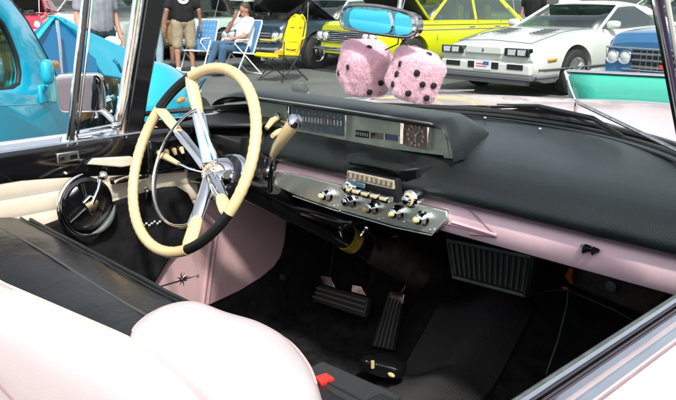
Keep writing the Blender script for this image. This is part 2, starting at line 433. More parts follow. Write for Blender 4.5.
# clock
facebox(-.118, -.058, .984, 1.037).build('clock', mat('clock_face', (.17, .14, .12), .3, noise_amt=.5, nscale=120), fc)
b = MB()
for k in range(12):
    a = k*math.pi/6; b.box((-.088+.021*math.sin(a), 1.153, 1.011+.021*math.cos(a)), (.005, .002, .005))
b.build('clock_marks', mat('clock_numerals', (.45, .28, .20), .5), fc)
b = MB(); b.tube([(-.088, 1.152, 1.011), (-.078, 1.152, 1.020)], .0012, 6); b.tube([(-.088, 1.152, 1.011), (-.088, 1.152, .996)], .0009, 6); b.ell((-.088, 1.152, 1.011), (.003, .002, .003), seg=8, rings=6); b.build('clock_hand', 'mark', fc)
# cream switches on the left of the cluster
for px, py, dx, dz in ((234, 129, .014, -.012), (272, 121, .004, -.016), (277, 133, .008, -.004)):
    p = on(px, py, 1, 1.13)
    b = MB(); b.tube([p+Vector((-.004, .03, .008)), p, p+Vector((dx, -.022, dz))], [.006, .0085, .006], 12); k = b.build('toggle_knob', 'cream', fc)
    b = MB(); b.lathe([(0, .013), (.006, .012), (.008, .008)], p+Vector((-.002, .022, .006)), (0, -1, 0), 16); b.build('knob_collar', 'oldchrome', k)
b = MB(); b.box(on(284, 123, 1, 1.15), (.02, .006, .012)); b.box(on(250, 132, 1, 1.15), (.02, .006, .010)); b.tube([on(205, 139, 1, 1.14), on(232, 125, 1, 1.14)], .003, 6); b.build('chrome_accent', 'chrome', fc)
# pink fascia
b = MB(); rows = []
for x in STX:
    if x < -.56: continue
    rows.append([(x, 1.125, .898), (x, 1.112, .889), (x, 1.106, .872), (x, 1.108, .85), (x, 1.116, .835), (x, 1.135, .828), (x, 1.18, .83)])
b.grid(rows); fa = b.build('dash_fascia', 'pink', car, thick=.003)
# glove box lines, button
b = MB(); b.tube([on(455, 203, 1, 1.105), on(468, 209, 1, 1.104), on(497, 236, 1, 1.105)], .0012, 6); b.tube([on(448, 224, 1, 1.105), on(497, 237, 1, 1.105), on(470, 234, 1, 1.105)], .0022, 6); b.build('glove_box_seam', mat('seam_pink', (.30, .16, .2), .5), fa)
b = MB(); b.tube([on(452, 222, 1, 1.104), on(496, 235, 1, 1.104)], .003, 8); b.build('glove_box_lip', 'pink', fa)
p = on(591, 249, 1, 1.103)
b = MB(); b.tube([p+Vector((-.016, 0, .001)), p+Vector((-.008, -.008, 0)), p, p+Vector((.008, -.008, 0)), p+Vector((.014, 0, .001))], [.004, .009, .005, .008, .003], 10); b.build('glove_box_latch', 'blackpaint', fa, bevel=0)
# chrome control panel
b = MB(); b.prism([(-.50, 1.10, .874), (-.378, 1.10, .881), (-.226, 1.10, .880), (.04, 1.10, .883), (.046, 1.10, .862), (.012, 1.094, .828), (-.09, 1.094, .822), (-.275, 1.094, .822), (-.42, 1.094, .828), (-.50, 1.095, .838)], (0, .016, 0)); cp = b.build('control_panel', 'alum', car, bevel=.003)
b = MB(); b.tube([(.044, 1.093, .866), (.012, 1.092, .827), (-.09, 1.092, .8205), (-.275, 1.092, .8205), (-.42, 1.092, .826)], .0016, 8); b.build('panel_trim', 'alum', cp)
for i, (px, py) in enumerate(((322, 196), (345, 202), (367, 209), (392, 214), (417, 220))):
    p = on(px, py, 1, 1.075)
    b = MB(); b.lathe([(-.024, .016), (-.018, .0165), (-.015, .012), (-.002, .011), (.0, .008)], p, (0, -1, 0), 22)
    if i == 1: b.lathe([(-.004, .010), (.004, .009), (.006, .006)], p, (0, -1, 0), 16)
    k = b.build('control_knob', 'chrome', cp)
    if i != 1:
        b = MB(); b.lathe([(-.004, .006), (.006, .0065), (.009, .005), (.010, .002)], p, (-.25, -1, .1), 16); b.build('knob_tip', 'cream', k)
for px, py in ((334, 206), (356, 209), (379, 219), (404, 222), (340, 211), (430, 230)): MB().ell(on(px, py, 1, 1.089), (.0028, .0028, .0028), seg=8, rings=6).build('panel_screw', 'chrome', cp)
# radio
b = MB(); b.prism([(-.225, 1.085, .962), (-.20, 1.04, .955), (-.045, 1.04, .958), (-.018, 1.085, .965), (-.03, 1.10, .90), (-.215, 1.10, .90)], (0, .05, 0)); rh = b.build('radio_hood', 'dashpad', car, bevel=.008, segs=3)
rd = MB().prism([(-.196, 1.055, .937), (-.052, 1.055, .939), (-.058, 1.065, .885), (-.20, 1.065, .885)], (0, .05, 0)).build('radio', 'void', car, bevel=.002)
MB().prism([(-.188, 1.049, .934), (-.058, 1.049, .935), (-.060, 1.053, .917), (-.192, 1.053, .915)], (0, .006, 0)).build('radio_dial', 'creamface', rd)
b = MB(); [b.box((-.182+i*.0135, 1.047, .928), (.0035, .002, .009)) for i in range(10)]; b.tube([(-.19, 1.047, .921), (-.06, 1.049, .922)], .0012, 6); b.build('dial_numerals', mat('dial_dark', (.12, .09, .06), .5), rd)
b = MB(); b.box((-.158, 1.047, .911), (.05, .006, .010)); b.build('dial_pointer_window', mat('steel_blue', (.10, .2, .27), .2, .6), rd, bevel=.002)
for i in range(5):
    b = MB(); b.box((-.175+i*.026, 1.046, .896), (.023, .022, .015)); b.build('radio_button', 'chrome' if i % 2 else 'oldchrome', rd, bevel=.003)
    if i < 5:
        b = MB(); b.box((-.175+i*.026, 1.034, .898), (.017, .004, .006)); b.build('button_cap', 'cream', rd, bevel=.001)
for px, py in ((350, 187), (410, 199)):
    p = on(px, py, 1, 1.05)
    b = MB(); b.lathe([(-.03, .012), (-.008, .018), (.0, .019), (.004, .016), (.006, .010), (.016, .009), (.018, .006)], p, (0, -1, 0), 24); k = b.build('radio_knob', 'chrome', rd)
    b = MB(); b.lathe([(.0, .0135), (.0055, .0135), (.0065, .011)], p, (0, -1, 0), 20); b.build('knob_ring', 'cream', k)
# under dash
b = MB(); rows = []
for x in STX:
    rows.append([(x, 1.135, .829), (x, 1.16, .822), (x, 1.2, .83), (x, 1.5, .84), (x, 1.72, .80)])
b.grid(rows); b.build('under_dash_tray', 'void', car, thick=.01)
# left dash shoulder and lower black panel
b = MB(); b.prism([(-.80, 1.04, .965), (-.56, 1.10, .965), (-.50, 1.09, .925), (-.50, 1.075, .83), (-.80, 1.02, .80)], (0, .14, 0)); b.build('dash_end_panel', 'blackpaint', car, bevel=.02, segs=4)
b = MB(); b.prism([(-.80, .985, .955), (-.60, 1.06, .975), (-.56, 1.10, .975), (-.56, 1.3, .99), (-.80, 1.3, .99)], (0, 0, .012)); b.build('dash_shoulder', 'vinyl', car, bevel=.006)
# window switch pod
cc = Vector((-.76, .985, .875))
rot = Matrix.Rotation(R_(-12), 3, 'Y')
p0, p1, p2, p3 = [on(px, py, 0, -.765) for px, py in ((152, 146), (184, 141), (187, 158), (154, 164))]
b = MB(); b.prism([p3, p2, p1, p0], (-.02, .0, 0)); sw = b.build('window_switch_plate', 'oldchrome', car, bevel=.003)
for i in range(4):
    q = p0.lerp(p1, .16+.23*i).lerp(p3.lerp(p2, .16+.23*i), .5)
    b = MB(); b.tube([q+Vector((0, .002, .005)), q+Vector((.010, -.004, .007)), q+Vector((.018, -.004, -.006))], [.006, .007, .004], 8); b.build('window_switch', 'cream', sw)
b = MB(); b.box(p3.lerp(p2, .5)+Vector((-.02, .02, .02)), (.05, .17, .09)); b.build('switch_bracket', 'blackpaint', sw, bevel=.01)
# under-dash grille on passenger side
b = MB(); g0, g1, g2, g3 = [on(px, py, 1, 1.32) for px, py in ((446, 238), (535, 256), (528, 297), (452, 277))]
b.prism([g3, g2, g1, g0], (0, .06, 0)); gr = b.build('heater_grille', 'vinyl', car, bevel=.008)
b = MB()
for i in range(14):
    t = .07+i*.066
    a = g0.lerp(g1, t).lerp(g3.lerp(g2, t), .1); c = g0.lerp(g1, t).lerp(g3.lerp(g2, t), .88)
    b.tube([a+Vector((0, -.003, 0)), c+Vector((0, -.003, 0))], .0035, 6)
b.build('grille_rib', mat('grille_grey', (.055, .065, .055), .4), gr)
b = MB(); b.tube([g0.lerp(g2, .03)+Vector((0, -.004, 0)), g1.lerp(g3, .03)+Vector((0, -.004, 0)), g2.lerp(g0, .03)+Vector((0, -.004, 0)), g3.lerp(g1, .03)+Vector((0, -.004, 0))], .0045, 6, closed=True); b.build('grille_frame', 'greyrubber', gr)
# rusty heater box, cable
b = MB(); h = [on(px, py, 1, 1.42) for px, py in ((568, 262), (668, 292), (655, 322), (566, 285))]; b.prism(h[::-1], (0, .08, 0)); hb = b.build('heater_box', 'rust', car, bevel=.01)
p = on(612, 286, 1, 1.415); b = MB(); b.lathe([(0, .012), (.006, .012), (.008, .006)], p, (0, -1, 0), 16); b.build('box_cap', 'greyrubber', hb)
b = MB(); b.tube([on(572, 268, 1, 1.40), on(569, 276, 1, 1.40), on(572, 283, 1, 1.40)], [.006, .009, .004], 8); b.ell(on(565, 288, 1, 1.40), (.008, .004, .004)); b.build('wire_connector', mat('burnt_orange', (.32, .06, .015), .4), hb)
b = MB(); b.tube([on(568, 290, 1, 1.42), on(567, 305, 1, 1.42), on(558, 340, 1, 1.38), on(546, 374, 1, 1.32)], .0014, 6); b.build('cable', 'greyrubber', car)
b = MB(); b.tube([on(525, 297, 1, 1.40), on(545, 291, 1, 1.42), on(568, 290, 1, 1.42), on(610, 308, 1, 1.42), on(652, 330, 1, 1.42)], .002, 6); b.build('wiring', 'vinyl', car)
def dense(P, n=6):
    o = []; N = len(P)
    for i in range(N):
        p0, p1, p2, p3 = P[i-1], P[i], P[(i+1) % N], P[(i+2) % N]
        for k in range(n):
            t = k/n; o.append(.5*((2*p1)+(p2-p0)*t+(2*p0-5*p1+4*p2-p3)*t*t+(3*p1-p0-3*p2+p3)*t**3))
    return o
# ---------- mirror
ctr = Vector((-.062, 1.0, 1.2475))
mx = (on(414, 27, 1, 1.0)-on(343, 17, 1, 1.0)).normalized(); mz = Vector((0, 0, 1)); mz = (mz-mx*mz.dot(mx)).normalized()
# housing outline as measured
ol = [(344, 9), (352, 5.5), (376, 6), (402, 11), (414, 16), (417, 24), (415, 33), (408, 37), (386, 35), (352, 29.5), (343, 26), (341, 17)]
P = [on(x, y, 1, 1.0) for x, y in ol]
P = dense(P, 5); b = MB(); cpt = sum(P, Vector())/len(P)
b.prism(P, (0, .018, 0)); b.tube(P, .0035, 8, closed=True); mh = b.build('rearview_mirror', 'oldchrome', car)
tilt = Vector((0.0, .0, 0))
gl = [(352, 10), (376, 11), (388, 12.5), (388, 33), (353, 27.5)]; gr2 = [(396, 14), (408, 16), (412, 22), (411, 31), (407, 34), (396, 33.5)]
for o_ in (gl, gr2):
    Q = dense([on(x, y, 1, .9965) for x, y in o_], 5)
    b = MB(); b.prism(Q, (0, .003, 0)); mg = b.build('mirror_glass', 'mirror', mh, smooth=False)
b = MB(); b.tube([on(399, 14, 1, 1.02), on(400, 4, 1, 1.02), on(402, -12, 1, 1.04), (-.02, 1.22, 1.46)], [.006, .0045, .005, .007], 10); b.build('mirror_bracket', 'oldchrome', mh)
b = MB(); b.ell(on(414, 30, 1, .995), (.004, .006, .006)); b.build('day_night_lever', 'chrome', mh)
# ---------- steering
WC = Vector((-.505, .861, .941)); WT = .45; WR = .217
wa = Vector((1, 0, 0)); wb_ = Vector((0, math.sin(WT), math.cos(WT))); wn = Vector((0, math.cos(WT), -math.sin(WT)))
def W(deg, r, dn=0): a = R_(deg); return WC+wa*math.cos(a)*r+wb_*math.sin(a)*r+wn*dn
HUB = Vector((-.5, .915, .90))
CE = Vector((-.43, 1.30, .665)); cdv = (CE-(HUB+wn*.1)).normalized(); st = MB(); st.tube([HUB+wn*.03, HUB+wn*.1, CE, CE+cdv*.14], [.055, .036, .034, .034], 16); sc = st.build('steering_column', 'blackpaint', car)
b = MB(); b.lathe([(-.012, .037), (.018, .037)], CE, cdv, 20); b.build('column_ring', 'ochre', sc)
b = MB(); b.tube([CE+cdv*.08, CE+cdv*.13+Vector((.03, 0, .01)), CE+cdv*.2+Vector((.07, 0, .0)), CE+Vector((.10, .26, -.14)), CE+Vector((.10, .36, -.26))], [.04, .052, .056, .05, .045], 16); b.build('column_boot', 'rust', sc)
b = MB(); b.lathe([(.0, .056), (.008, .062), (.02, .062), (.024, .054)], HUB+wn*.028+Vector((.02, 0, 0)), wn, 28); b.build('column_bezel', 'chrome', sc)
b = MB(); b.lathe([(.0, .054), (.012, .054)], HUB+wn*.026+Vector((.02, 0, 0)), wn, 28); b.build('shift_quadrant', 'blackpaint', sc)
sw = bpy.data.objects.new('steering_wheel', None); COL.objects.link(sw); sw.parent = car
def arc(d0, d1, n, r=WR, dn=0): return [W(lerp(d0, d1, i/n), r, dn) for i in range(n+1)]
def rimr(n, r0, r1=None, f=0):
    return [r0+(f*math.cos(i*math.pi*1.0) if 4 < i < n-4 else 0) for i in range(n+1)]
for a_ in ((153, 298), (-24, 119)): b = MB(); b.tube(arc(a_[0], a_[1], 60), rimr(60, .0126, f=.0005), 14); rim = b.build('wheel_rim', 'cream', sw)
for a_ in ((117, 155), (296, 338)): b = MB(); b.tube(arc(a_[0], a_[1], 16), .0115, 12); b.build('rim_grip', 'leather', sw)
for a0, bend in ((120, 10), (153, -10), (298, -12), (335, 12)):
    p = W(a0, WR); q = HUB+wn*.0
    mid1 = p.lerp(q, .42); mid2 = p.lerp(q, .90)
    b = MB(); b.tube([p, p.lerp(q, .08), p.lerp(q, .25), mid1], [.0125, .0155, .0155, .012], 12, flat=.6); b.build('spoke_root', 'cream', sw)
    b = MB(); b.tube([p.lerp(q, .34), mid1, p.lerp(q, .7), mid2], [.011, .0165, .017, .019], 12, flat=.5); b.build('wheel_spoke', 'chrome', sw)
b = MB(); rc = WC-wb_*.014+wn*.012
hr = [rc+wa*math.cos(R_(a))*.142+wb_*math.sin(R_(a))*.142 for a in range(112, 300, 4)]
b.tube(hr, [.0058+.002*math.sin(math.pi*i/(len(hr)-1)) for i in range(len(hr))], 12, flat=.6)
b.tube([hr[0], HUB+wb_*.03-wn*.004], [.005, .009], 8); b.tube([hr[-1], HUB-wb_*.03], [.005, .009], 8)
b.build('horn_ring', 'chrome', sw)
b = MB(); b.lathe([(.055, .048), (.02, .045), (.006, .036), (-.004, .030), (-.008, .026)], HUB, wn, 30)
b.tube([HUB+wa*.0+wn*.006, HUB+wa*.045+wn*.012+wb_*.006], [.026, .016], 14, flat=.6); b.tube([HUB-wb_*.02, HUB-wb_*.06+wn*.015+wa*.006], [.02, .016], 12, flat=.6)
hb_ = b.build('wheel_hub', 'chrome', sw)
b = MB(); b.lathe([(-.009, .024), (-.012, .023), (-.0128, .004)], HUB, wn, 30); b.build('hub_medallion', 'creamface', hb_)
b = MB()
for k in range(16):
    a = 2*math.pi*k/16; d = wa*math.cos(a)+wb_*math.sin(a); b.tube([HUB-wn*.0125+d*.018, HUB-wn*.0115+d*.0235], .0014, 6)
for k in range(8):
    a = 2*math.pi*k/8+.2; d = wa*math.cos(a)+wb_*math.sin(a); b.tube([HUB-wn*.0125+d*.003, HUB-wn*.0125+d*.014], [.0016, .0004], 6)
b.build('medallion_marks', mat('marks_dark', (.08, .07, .05), .4), hb_)
b = MB(); b.tube([on(163, 150, 0, -.66), on(164, 156, 0, -.66), on(179, 164, 0, -.6)], [.006, .009, .0055], 12); tl = b.build('turn_signal_lever', 'cream', sc)
b = MB(); b.tube([on(178, 163.5, 0, -.6), on(190, 169, 0, -.56), HUB+wn*.05], .0035, 8); b.build('lever_rod', 'chrome', tl)
b = MB(); b.tube([(-.385, 1.005, .945), (-.355, .995, .972), (-.29, .985, 1.028), (-.283, .985, 1.035)], [.008, .012, .0155, .013], 14); sl = b.build('shift_lever', 'cream', sc)
b = MB(); b.lathe([(0, .015), (.010, .0165), (.016, .012), (.018, .003)], (-.285, .985, 1.033), (.07, -.01, .07), 18); b.build('lever_cap', 'chrome', sl)
b = MB(); b.tube([(-.378, 1.004, .95), (-.40, 1.01, .90), (-.43, 1.03, .85), HUB+wn*.14], [.0045, .006, .007, .009], 10); b.build('lever_rod', 'blackpaint', sl)
b = MB(); b.tube([(-.372, 1.0, .95), (-.394, 1.006, .90), (-.424, 1.026, .85)], .002, 6); b.build('rod_trim', 'chrome', sl)  # thin chrome strip beside the black rod
p = on(268, 172, 1, 1.08); b = MB(); b.lathe([(-.012, .016), (0, .015), (.004, .011), (.012, .010)], p, (0, -1, 0), 20); b.lathe([(-.012, .012), (.004, .011), (.008, .008)], on(266, 184, 1, 1.08), (0, -1, 0), 20); b.build('ignition_switch', 'oldchrome', car)
# ---------- driver door (far side)
dd = bpy.data.objects.new('driver_door', None); COL.objects.link(dd); dd.parent = car
YA, YB = -.35, .95
b = strip([(-.845, YA, .952), (-.845, .90, .968)], [(-.79, YA, .948), (-.79, .90, .962)], (0, 0, -.02)); b.build('window_sill', 'chrome', dd, bevel=.004)
b = strip([(-.855, YA, .945), (-.855, .95, .96)], [(-.845, YA, .955), (-.845, .95, .97)], (0, 0, -.03)); b.build('sill_trim', 'ivory', dd)
def topz(y): return .945+.012*(y+.35)/1.3
b = MB(); rows = []
for i in range(20):
    y = lerp(YA, 1.02, i/19); t = topz(y)
    zl = .905-.035*max(0, (y-.6))/.3 if y > .6 else .905
    rows.append([(-.82, y, t+.002), (-.79, y, t), (-.778, y, t-.006), (-.775, y, t-.03), (-.790, y, zl-.015), (-.80, y, zl-.03)])
b.grid(rows); b.build('door_cap', 'blackpaint', dd, thick=.004)
# cream pleats
b = MB(); rows = []
for i in range(12):
    y = lerp(YA, 1.06, i/11); r = []
    for k in range(31):
        t = k/30; z = lerp(.895, .745, t)
        ph = (t*3.1) % 1; dv = .0035*math.sin(y*40+k)*0
        r.append((-.797+.006*max(0, math.sin(math.pi*ph))**.35, y, z+.0015*math.sin(y*23)))
    rows.append(r)
b.grid(rows); pp_ = b.build('pleated_panel', 'creamvinyl', dd, angle=25)
for t in (.3226, .645, .968): MB().tube([(-.7955, lerp(YA, 1.06, i/20), lerp(.895, .745, t)+.001*math.sin(i*1.7)) for i in range(21)], .0016, 6).build('pleat_seam', mat('pleat_seam_thread', (.20, .16, .11), .8), pp_)  # dark cream seam lines between the pleats
b = MB(); P = [on(x, y, 0, -.777) for x, y in ((86, 164), (92, 158), (130, 156), (139, 164), (120, 167))]; b.prism(P, (.008, 0, 0)); b.build('cap_insert', 'creamvinyl', dd, bevel=.003)
b = MB(); poly = [(YA, .77), (.60, .765), (.66, .775), (.72, .80), (.80, .792), (.95, .805), (.992, .80), (1.025, .775), (1.045, .73), (1.03, .66), (.95, .60), (.88, .52), (.80, .42), (YA, .40)]
b.prism([(-.800, y, z) for y, z in poly], (.022, 0, 0)); b.build('lower_door_panel', 'carpet', dd, bevel=.008)
b = MB(); b.prism([(-.80, YA, .93), (-.80, 1.02, .93), (-.80, 1.06, .3), (-.80, YA, .3)], (-.03, 0, 0)); b.build('door_shell', 'pinkvinyl', dd)
b = MB(); b.prism([(-.835, YA-1.6, .94), (-.835, 1.0, .955), (-.86, 1.0, .9), (-.86, YA-1.6, .9)], (-.02, 0, 0)); b.bm.free()
# ashtray latch
p = on(68, 157, 0, -.772)
b = MB(); b.box(p, (.008, .055, .026)); al = b.build('door_ashtray', 'oldchrome', dd, bevel=.003); b = MB(); b.box(p+Vector((.005, .012, 0)), (.004, .018, .012)); b.box(p+Vector((.005, -.016, 0)), (.003, .01, .008)); b.build('ashtray_latch', 'blackpaint', al, bevel=.001)
# round crank / speaker unit
cr = Vector((-.765, .725, .808)); ax = Vector((1, 0, 0))
b = MB(); b.lathe([(-.012, .066), (.004, .066), (.008, .058), (.004, .050), (.002, .01)], cr, ax, 40); disc = b.build('crank_disc', 'blackpaint', dd)
b = MB(); ring = [cr+Vector((.010, .071*math.cos(R_(a)), .077*math.sin(R_(a)))) for a in range(95, 285, 6)]; b.tube(ring, [.002+.006*math.sin(math.pi*i/(len(ring)-1)) for i in range(len(ring))], 10); b.build('disc_trim', 'chrome', disc)
b = MB(); ring = [cr+Vector((.006, .072*math.cos(R_(a)), .078*math.sin(R_(a)))) for a in range(270, 350, 6)]; b.tube(ring, [.002+.007*math.sin(math.pi*i/(len(ring)-1)) for i in range(len(ring))], 10); b.build('disc_grey_trim', 'greyrubber', disc)  # slim grey arc along the disc's lower front rim
b = MB()
for a, r1 in ((100, .055), (215, .06), (325, .05)):
    b.tube([cr+Vector((.012, .012*math.cos(R_(a)), .012*math.sin(R_(a)))), cr+Vector((.010, r1*math.cos(R_(a)), r1*math.sin(R_(a))))], [.007, .0045], 8, flat=.5)
b.build('disc_spoke', 'blackpaint', disc)
b = MB(); c2 = cr+Vector((.018, 0, 0)); b.prism([c2+Vector((0, -.022, .012)), c2+Vector((0, 0, .028)), c2+Vector((0, .022, .008)), c2+Vector((0, 0, -.026))], (.012, 0, 0)); em = b.build('crank_handle', 'chrome', dd, bevel=.003)
b = MB(); b.tube([c2+Vector((.006, .004, .005)), c2+Vector((.012, .02, .04)), c2+Vector((.012, .028, .068))], [.009, .007, .008], 10, flat=.7); b.ell(c2+Vector((.022, .030, .072)), (.013, .011, .011)); b.build('crank_knob', 'chrome', em)
# door handle
b = MB(); p = on(124, 179, 0, -.775); b.box(p, (.012, .075, .018)); b.box(p+Vector((.012, .015, .002)), (.02, .09, .012)); dh = b.build('door_handle', 'blackpaint', dd, bevel=.005, segs=3)
b = MB(); b.tube([p+Vector((.02, -.035, .002)), p+Vector((.02, -.01, .006)), p+Vector((.02, .02, .010)), p+Vector((.02, .05, .002))], .0045, 8); b.tube([p+Vector((.01, .052, -.03)), p+Vector((.01, .06, -.045)), p+Vector((.01, .055, -.062))], [.004, .009, .006], 8); b.build('handle_trim', 'chrome', dh)
b = MB(); p = on(155, 225, 0, -.765)
for k in range(7): b.ell(p+Vector((-.016, -.024+k*.008, .004*math.sin(k*2.1))), (.008, .008, .007), seg=8, rings=6)
b.build('door_emblem', 'oldchrome', dd)
# vent window frames + glass
b = MB(); b.tube([(-.815, .722, .955), (-.812, .757, 1.13), (-.808, .79, 1.29), (-.80, .82, 1.45)], .009, 8, flat=1.4); vf = b.build('vent_frame', 'blackpaint', dd)
b = MB(); b.tube([(-.808, .712, .955), (-.805, .747, 1.13), (-.80, .78, 1.29), (-.793, .81, 1.45)], .004, 8); b.tube([(-.808, .738, .965), (-.805, .772, 1.13), (-.80, .803, 1.29), (-.793, .83, 1.45)], .0035, 8); b.build('vent_trim', 'chrome', vf)
b = MB(); b.tube([(-.808, .738, .968), (-.808, .836, .972), (-.805, .858, 1.05), (-.80, .915, 1.29), (-.79, .95, 1.45)], .006, 8); b.tube([(-.81, .73, .978), (-.81, .83, .984)], .003, 8); b.build('vent_frame', 'chrome', dd)
b = MB(); b.tube([(-.795, .842, .972), (-.79, .868, 1.05), (-.785, .925, 1.29), (-.775, .96, 1.45)], .0045, 8); b.build('vent_trim', 'oldchrome', dd)
b = MB(); b.grid([[(-.81, .73, .975), (-.81, .845, .98)], [(-.806, .755, 1.13), (-.806, .88, 1.13)], [(-.80, .80, 1.29), (-.80, .915, 1.29)], [(-.795, .83, 1.45), (-.795, .95, 1.45)]]); b.build('vent_glass', 'glass', dd)
b = MB(); b.tube([(-.80, .835, .975), (-.795, .838, 1.01), (-.795, .845, 1.02)], [.008, .005, .004], 8); b.ell((-.795, .835, .985), (.01, .014, .008)); b.build('vent_latch', 'chrome', dd)
# outside mirror
mc = Vector((-.93, .81, 1.055)); mn = Vector((.80, -.6, .0)).normalized(); mr = Vector((.6, .8, 0)).normalized(); mu = Vector((0, 0, 1))
def rr(w, h, r, n=6):
    out = []
    for cx, cz, a0 in ((w-r, h-r, 0), (-w+r, h-r, 90), (-w+r, -h+r, 180), (w-r, -h+r, 270)):
        for k in range(n+1):
            a = R_(a0+90*k/n); out.append((cx+r*math.cos(a), cz+r*math.sin(a)))
    return out
b = MB(); b.prism([mc+mr*x+mu*z for x, z in rr(.060, .050, .018)], -mn*.025); om = b.build('side_mirror', 'chrome', dd, bevel=.004)
b = MB(); b.prism([mc+mn*.002+mr*x+mu*z for x, z in rr(.050, .040, .013)], mn*.002); b.build('mirror_glass', 'mirror', om, smooth=False)
b = MB(); b.tube([mc-mn*.02-mu*.03+mr*.03, mc-mu*.08+mr*.085, mc-mu*.115+mr*.10+Vector((.04, 0, 0))], [.009, .008, .012], 10); b.build('mirror_arm', 'chrome', om)
# kick panel
kp = MB(); poly = [(1.062, .80), (1.046, .70), (1.03, .655), (.95, .595), (.85, .46), (.85, .38), (1.09, .415), (1.20, .428), (1.28, .447), (1.335, .470), (1.368, .500), (1.385, .545), (1.392, .60), (1.388, .66), (1.37, .80)]
kp.prism([(-.806, y, z) for y, z in poly], (-.02, 0, 0)); kp = kp.build('kick_panel', 'pinkvinyl', car, bevel=.004)
b = MB(); b.prism([(-.812, y, z) for y, z in ((.3, .82), (1.75, .82), (1.75, .2), (.3, .2))], (-.012, 0, 0)); b.build('footwell_side', 'carpet', car)
b = MB(); b.prism([(.60, y, z) for y, z in ((1.05, .9), (1.75, .86), (1.75, .2), (.3, .2), (.3, .5))], (.012, 0, 0)); b.build('footwell_side', 'carpet', car)
b = MB(); b.tube([on(213, 226, 0, -.803), on(208, 260, 0, -.803), on(203, 304, 0, -.803)], .006, 8); b.tube([on(218, 226, 0, -.803), on(213, 260, 0, -.803), on(208, 304, 0, -.803)], .004, 8); b.build('panel_welt', 'pinkvinyl', kp)
b = MB(); b.tube([on(160, 190, 0, -.795), on(196, 205, 0, -.795), on(215, 225, 0, -.80)], .014, 10, flat=.5); b.build('dash_brace', 'pink', kp)
p = on(182, 279, 0, -.801)
b = MB()
for k in range(8):
    a = k*math.pi/4+.12; r1 = .024 if k % 2 == 0 else .014
    b.tube([p, p+Vector((.002, r1*math.cos(a), r1*math.sin(a)))], [.003, .0004], 6)
b.ell(p, (.004, .005, .005), seg=10, rings=6)
b.build('star_ornament', 'chrome', kp)
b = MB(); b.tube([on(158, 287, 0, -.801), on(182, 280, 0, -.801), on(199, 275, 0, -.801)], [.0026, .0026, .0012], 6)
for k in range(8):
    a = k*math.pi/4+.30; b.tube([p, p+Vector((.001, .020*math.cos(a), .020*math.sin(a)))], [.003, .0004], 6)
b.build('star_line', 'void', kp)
# ---------- floor, firewall, pedals
b = MB(); rows = []
def flz(x, y):
    z = .24
    z += .11*math.exp(-((x-XC)/.13)**2)*min(1, max(0, (y-.9)/.5))
    if y > 1.42: z += (y-1.42)*.95
    z += .006*noise.noise(Vector((x*5, y*5, 0)))
    return z
for i in range(40):
    y = lerp(.3, 1.75, i/39)
    rows.append([(x, y, flz(x, y)) for x in [lerp(-.81, .60, j/40) for j in range(41)]])
b.grid(rows); fl = b.build('floor_carpet', 'carpet', car, angle=80)
b = MB(); b.grid([[(-.81, 1.72, .5), (.62, 1.72, .5)], [(-.81, 1.74, .88), (.62, 1.74, .88)]]); b.build('firewall', 'carpet', car, thick=.01)
b = MB()
rows = []
for i in range(16):
    y = lerp(1.12, 1.60, i/15)
    rows.append([(lerp(-.34, -.03, j/90), y, flz(lerp(-.34, -.03, j/90), y)+.010+.0035*(j % 2)) for j in range(91)])
b.grid(rows); b.build('floor_mat', mat('mat_rubber', (.012, .012, .013), .7), car, thick=.004, angle=20)
# brake pedal
def ppl(px, py, y): return on(px, py, 1, y)
y1 = 1.40
P = [ppl(x, y, y1+(.03 if i in (0, 1) else 0)) for i, (x, y) in enumerate(((319, 284), (368, 297), (364, 318), (312, 301)))]
b = MB(); b.prism([P[3], P[2], P[1], P[0]], (0, .02, -.01)); bp = b.build('brake_pedal', 'rubber', car, bevel=.005)
b = MB()
for k in (.25, .5, .75):
    b.tube([P[0].lerp(P[3], k)+Vector((0, -.003, .002)), P[1].lerp(P[2], k)+Vector((0, -.003, .002))], .0028, 6)
b.build('pedal_ridge', mat('pedal_ridge', (.16, .15, .13), .4, .3), bp)
for x0 in (327, 358):
    a = ppl(x0-7, 284+(x0-327)*.26, y1+.02); c = ppl(x0+8, 288+(x0-327)*.26, y1+.02); d = ppl(x0+4, 277+(x0-327)*.30, y1+.03)
    e = ppl(x0-6, 275+(x0-327)*.30, y1+.03)
    b = MB(); b.prism([a, c, d, e], (0, .01, 0)); b.build('pedal_bracket', 'oldchrome', bp, bevel=.002)
b = MB(); b.tube([ppl(330, 278, 1.44), ppl(333, 262, 1.47), ppl(336, 240, 1.5)], .006, 8); b.build('pedal_arm', 'blackpaint', bp)
b = MB(); b.tube([ppl(366, 292, 1.43), ppl(376, 268, 1.42), ppl(380, 250, 1.36), ppl(374, 235, 1.28), ppl(366, 227, 1.22)], .007, 10); b.build('pedal_arm', 'blackpaint', bp)
# accelerator
y2 = 1.46
P = [ppl(*q) for q in ((388, 292, y2+.06), (403, 295, y2+.06), (392, 350, y2-.03), (371, 346, y2-.03))]
b = MB(); b.prism([P[3], P[2], P[1], P[0]], (0, .015, -.008)); ap = b.build('accelerator_pedal', 'rubber', car, bevel=.003)
b = MB()
for k in (.2, .4, .6, .8): b.tube([P[0].lerp(P[1], k)+Vector((0, -.002, .002)), P[3].lerp(P[2], k)+Vector((0, -.002, .002))], .0018, 6)
b.build('pedal_ridge', mat('pedal_ridge_dark', (.10, .10, .09), .4, .3), ap)
b = MB(); b.prism([ppl(389, 301, y2+.045), ppl(403, 304, y2+.045), ppl(404, 294, y2+.055), ppl(391, 291, y2+.055)], (0, .006, 0)); b.build('pedal_bracket', 'oldchrome', ap, bevel=.001)
b = MB(); b.tube([ppl(402, 292, 1.52), ppl(412, 275, 1.54), ppl(414, 255, 1.5), ppl(410, 235, 1.4)], .005, 8); b.build('pedal_arm', 'oldchrome', ap)
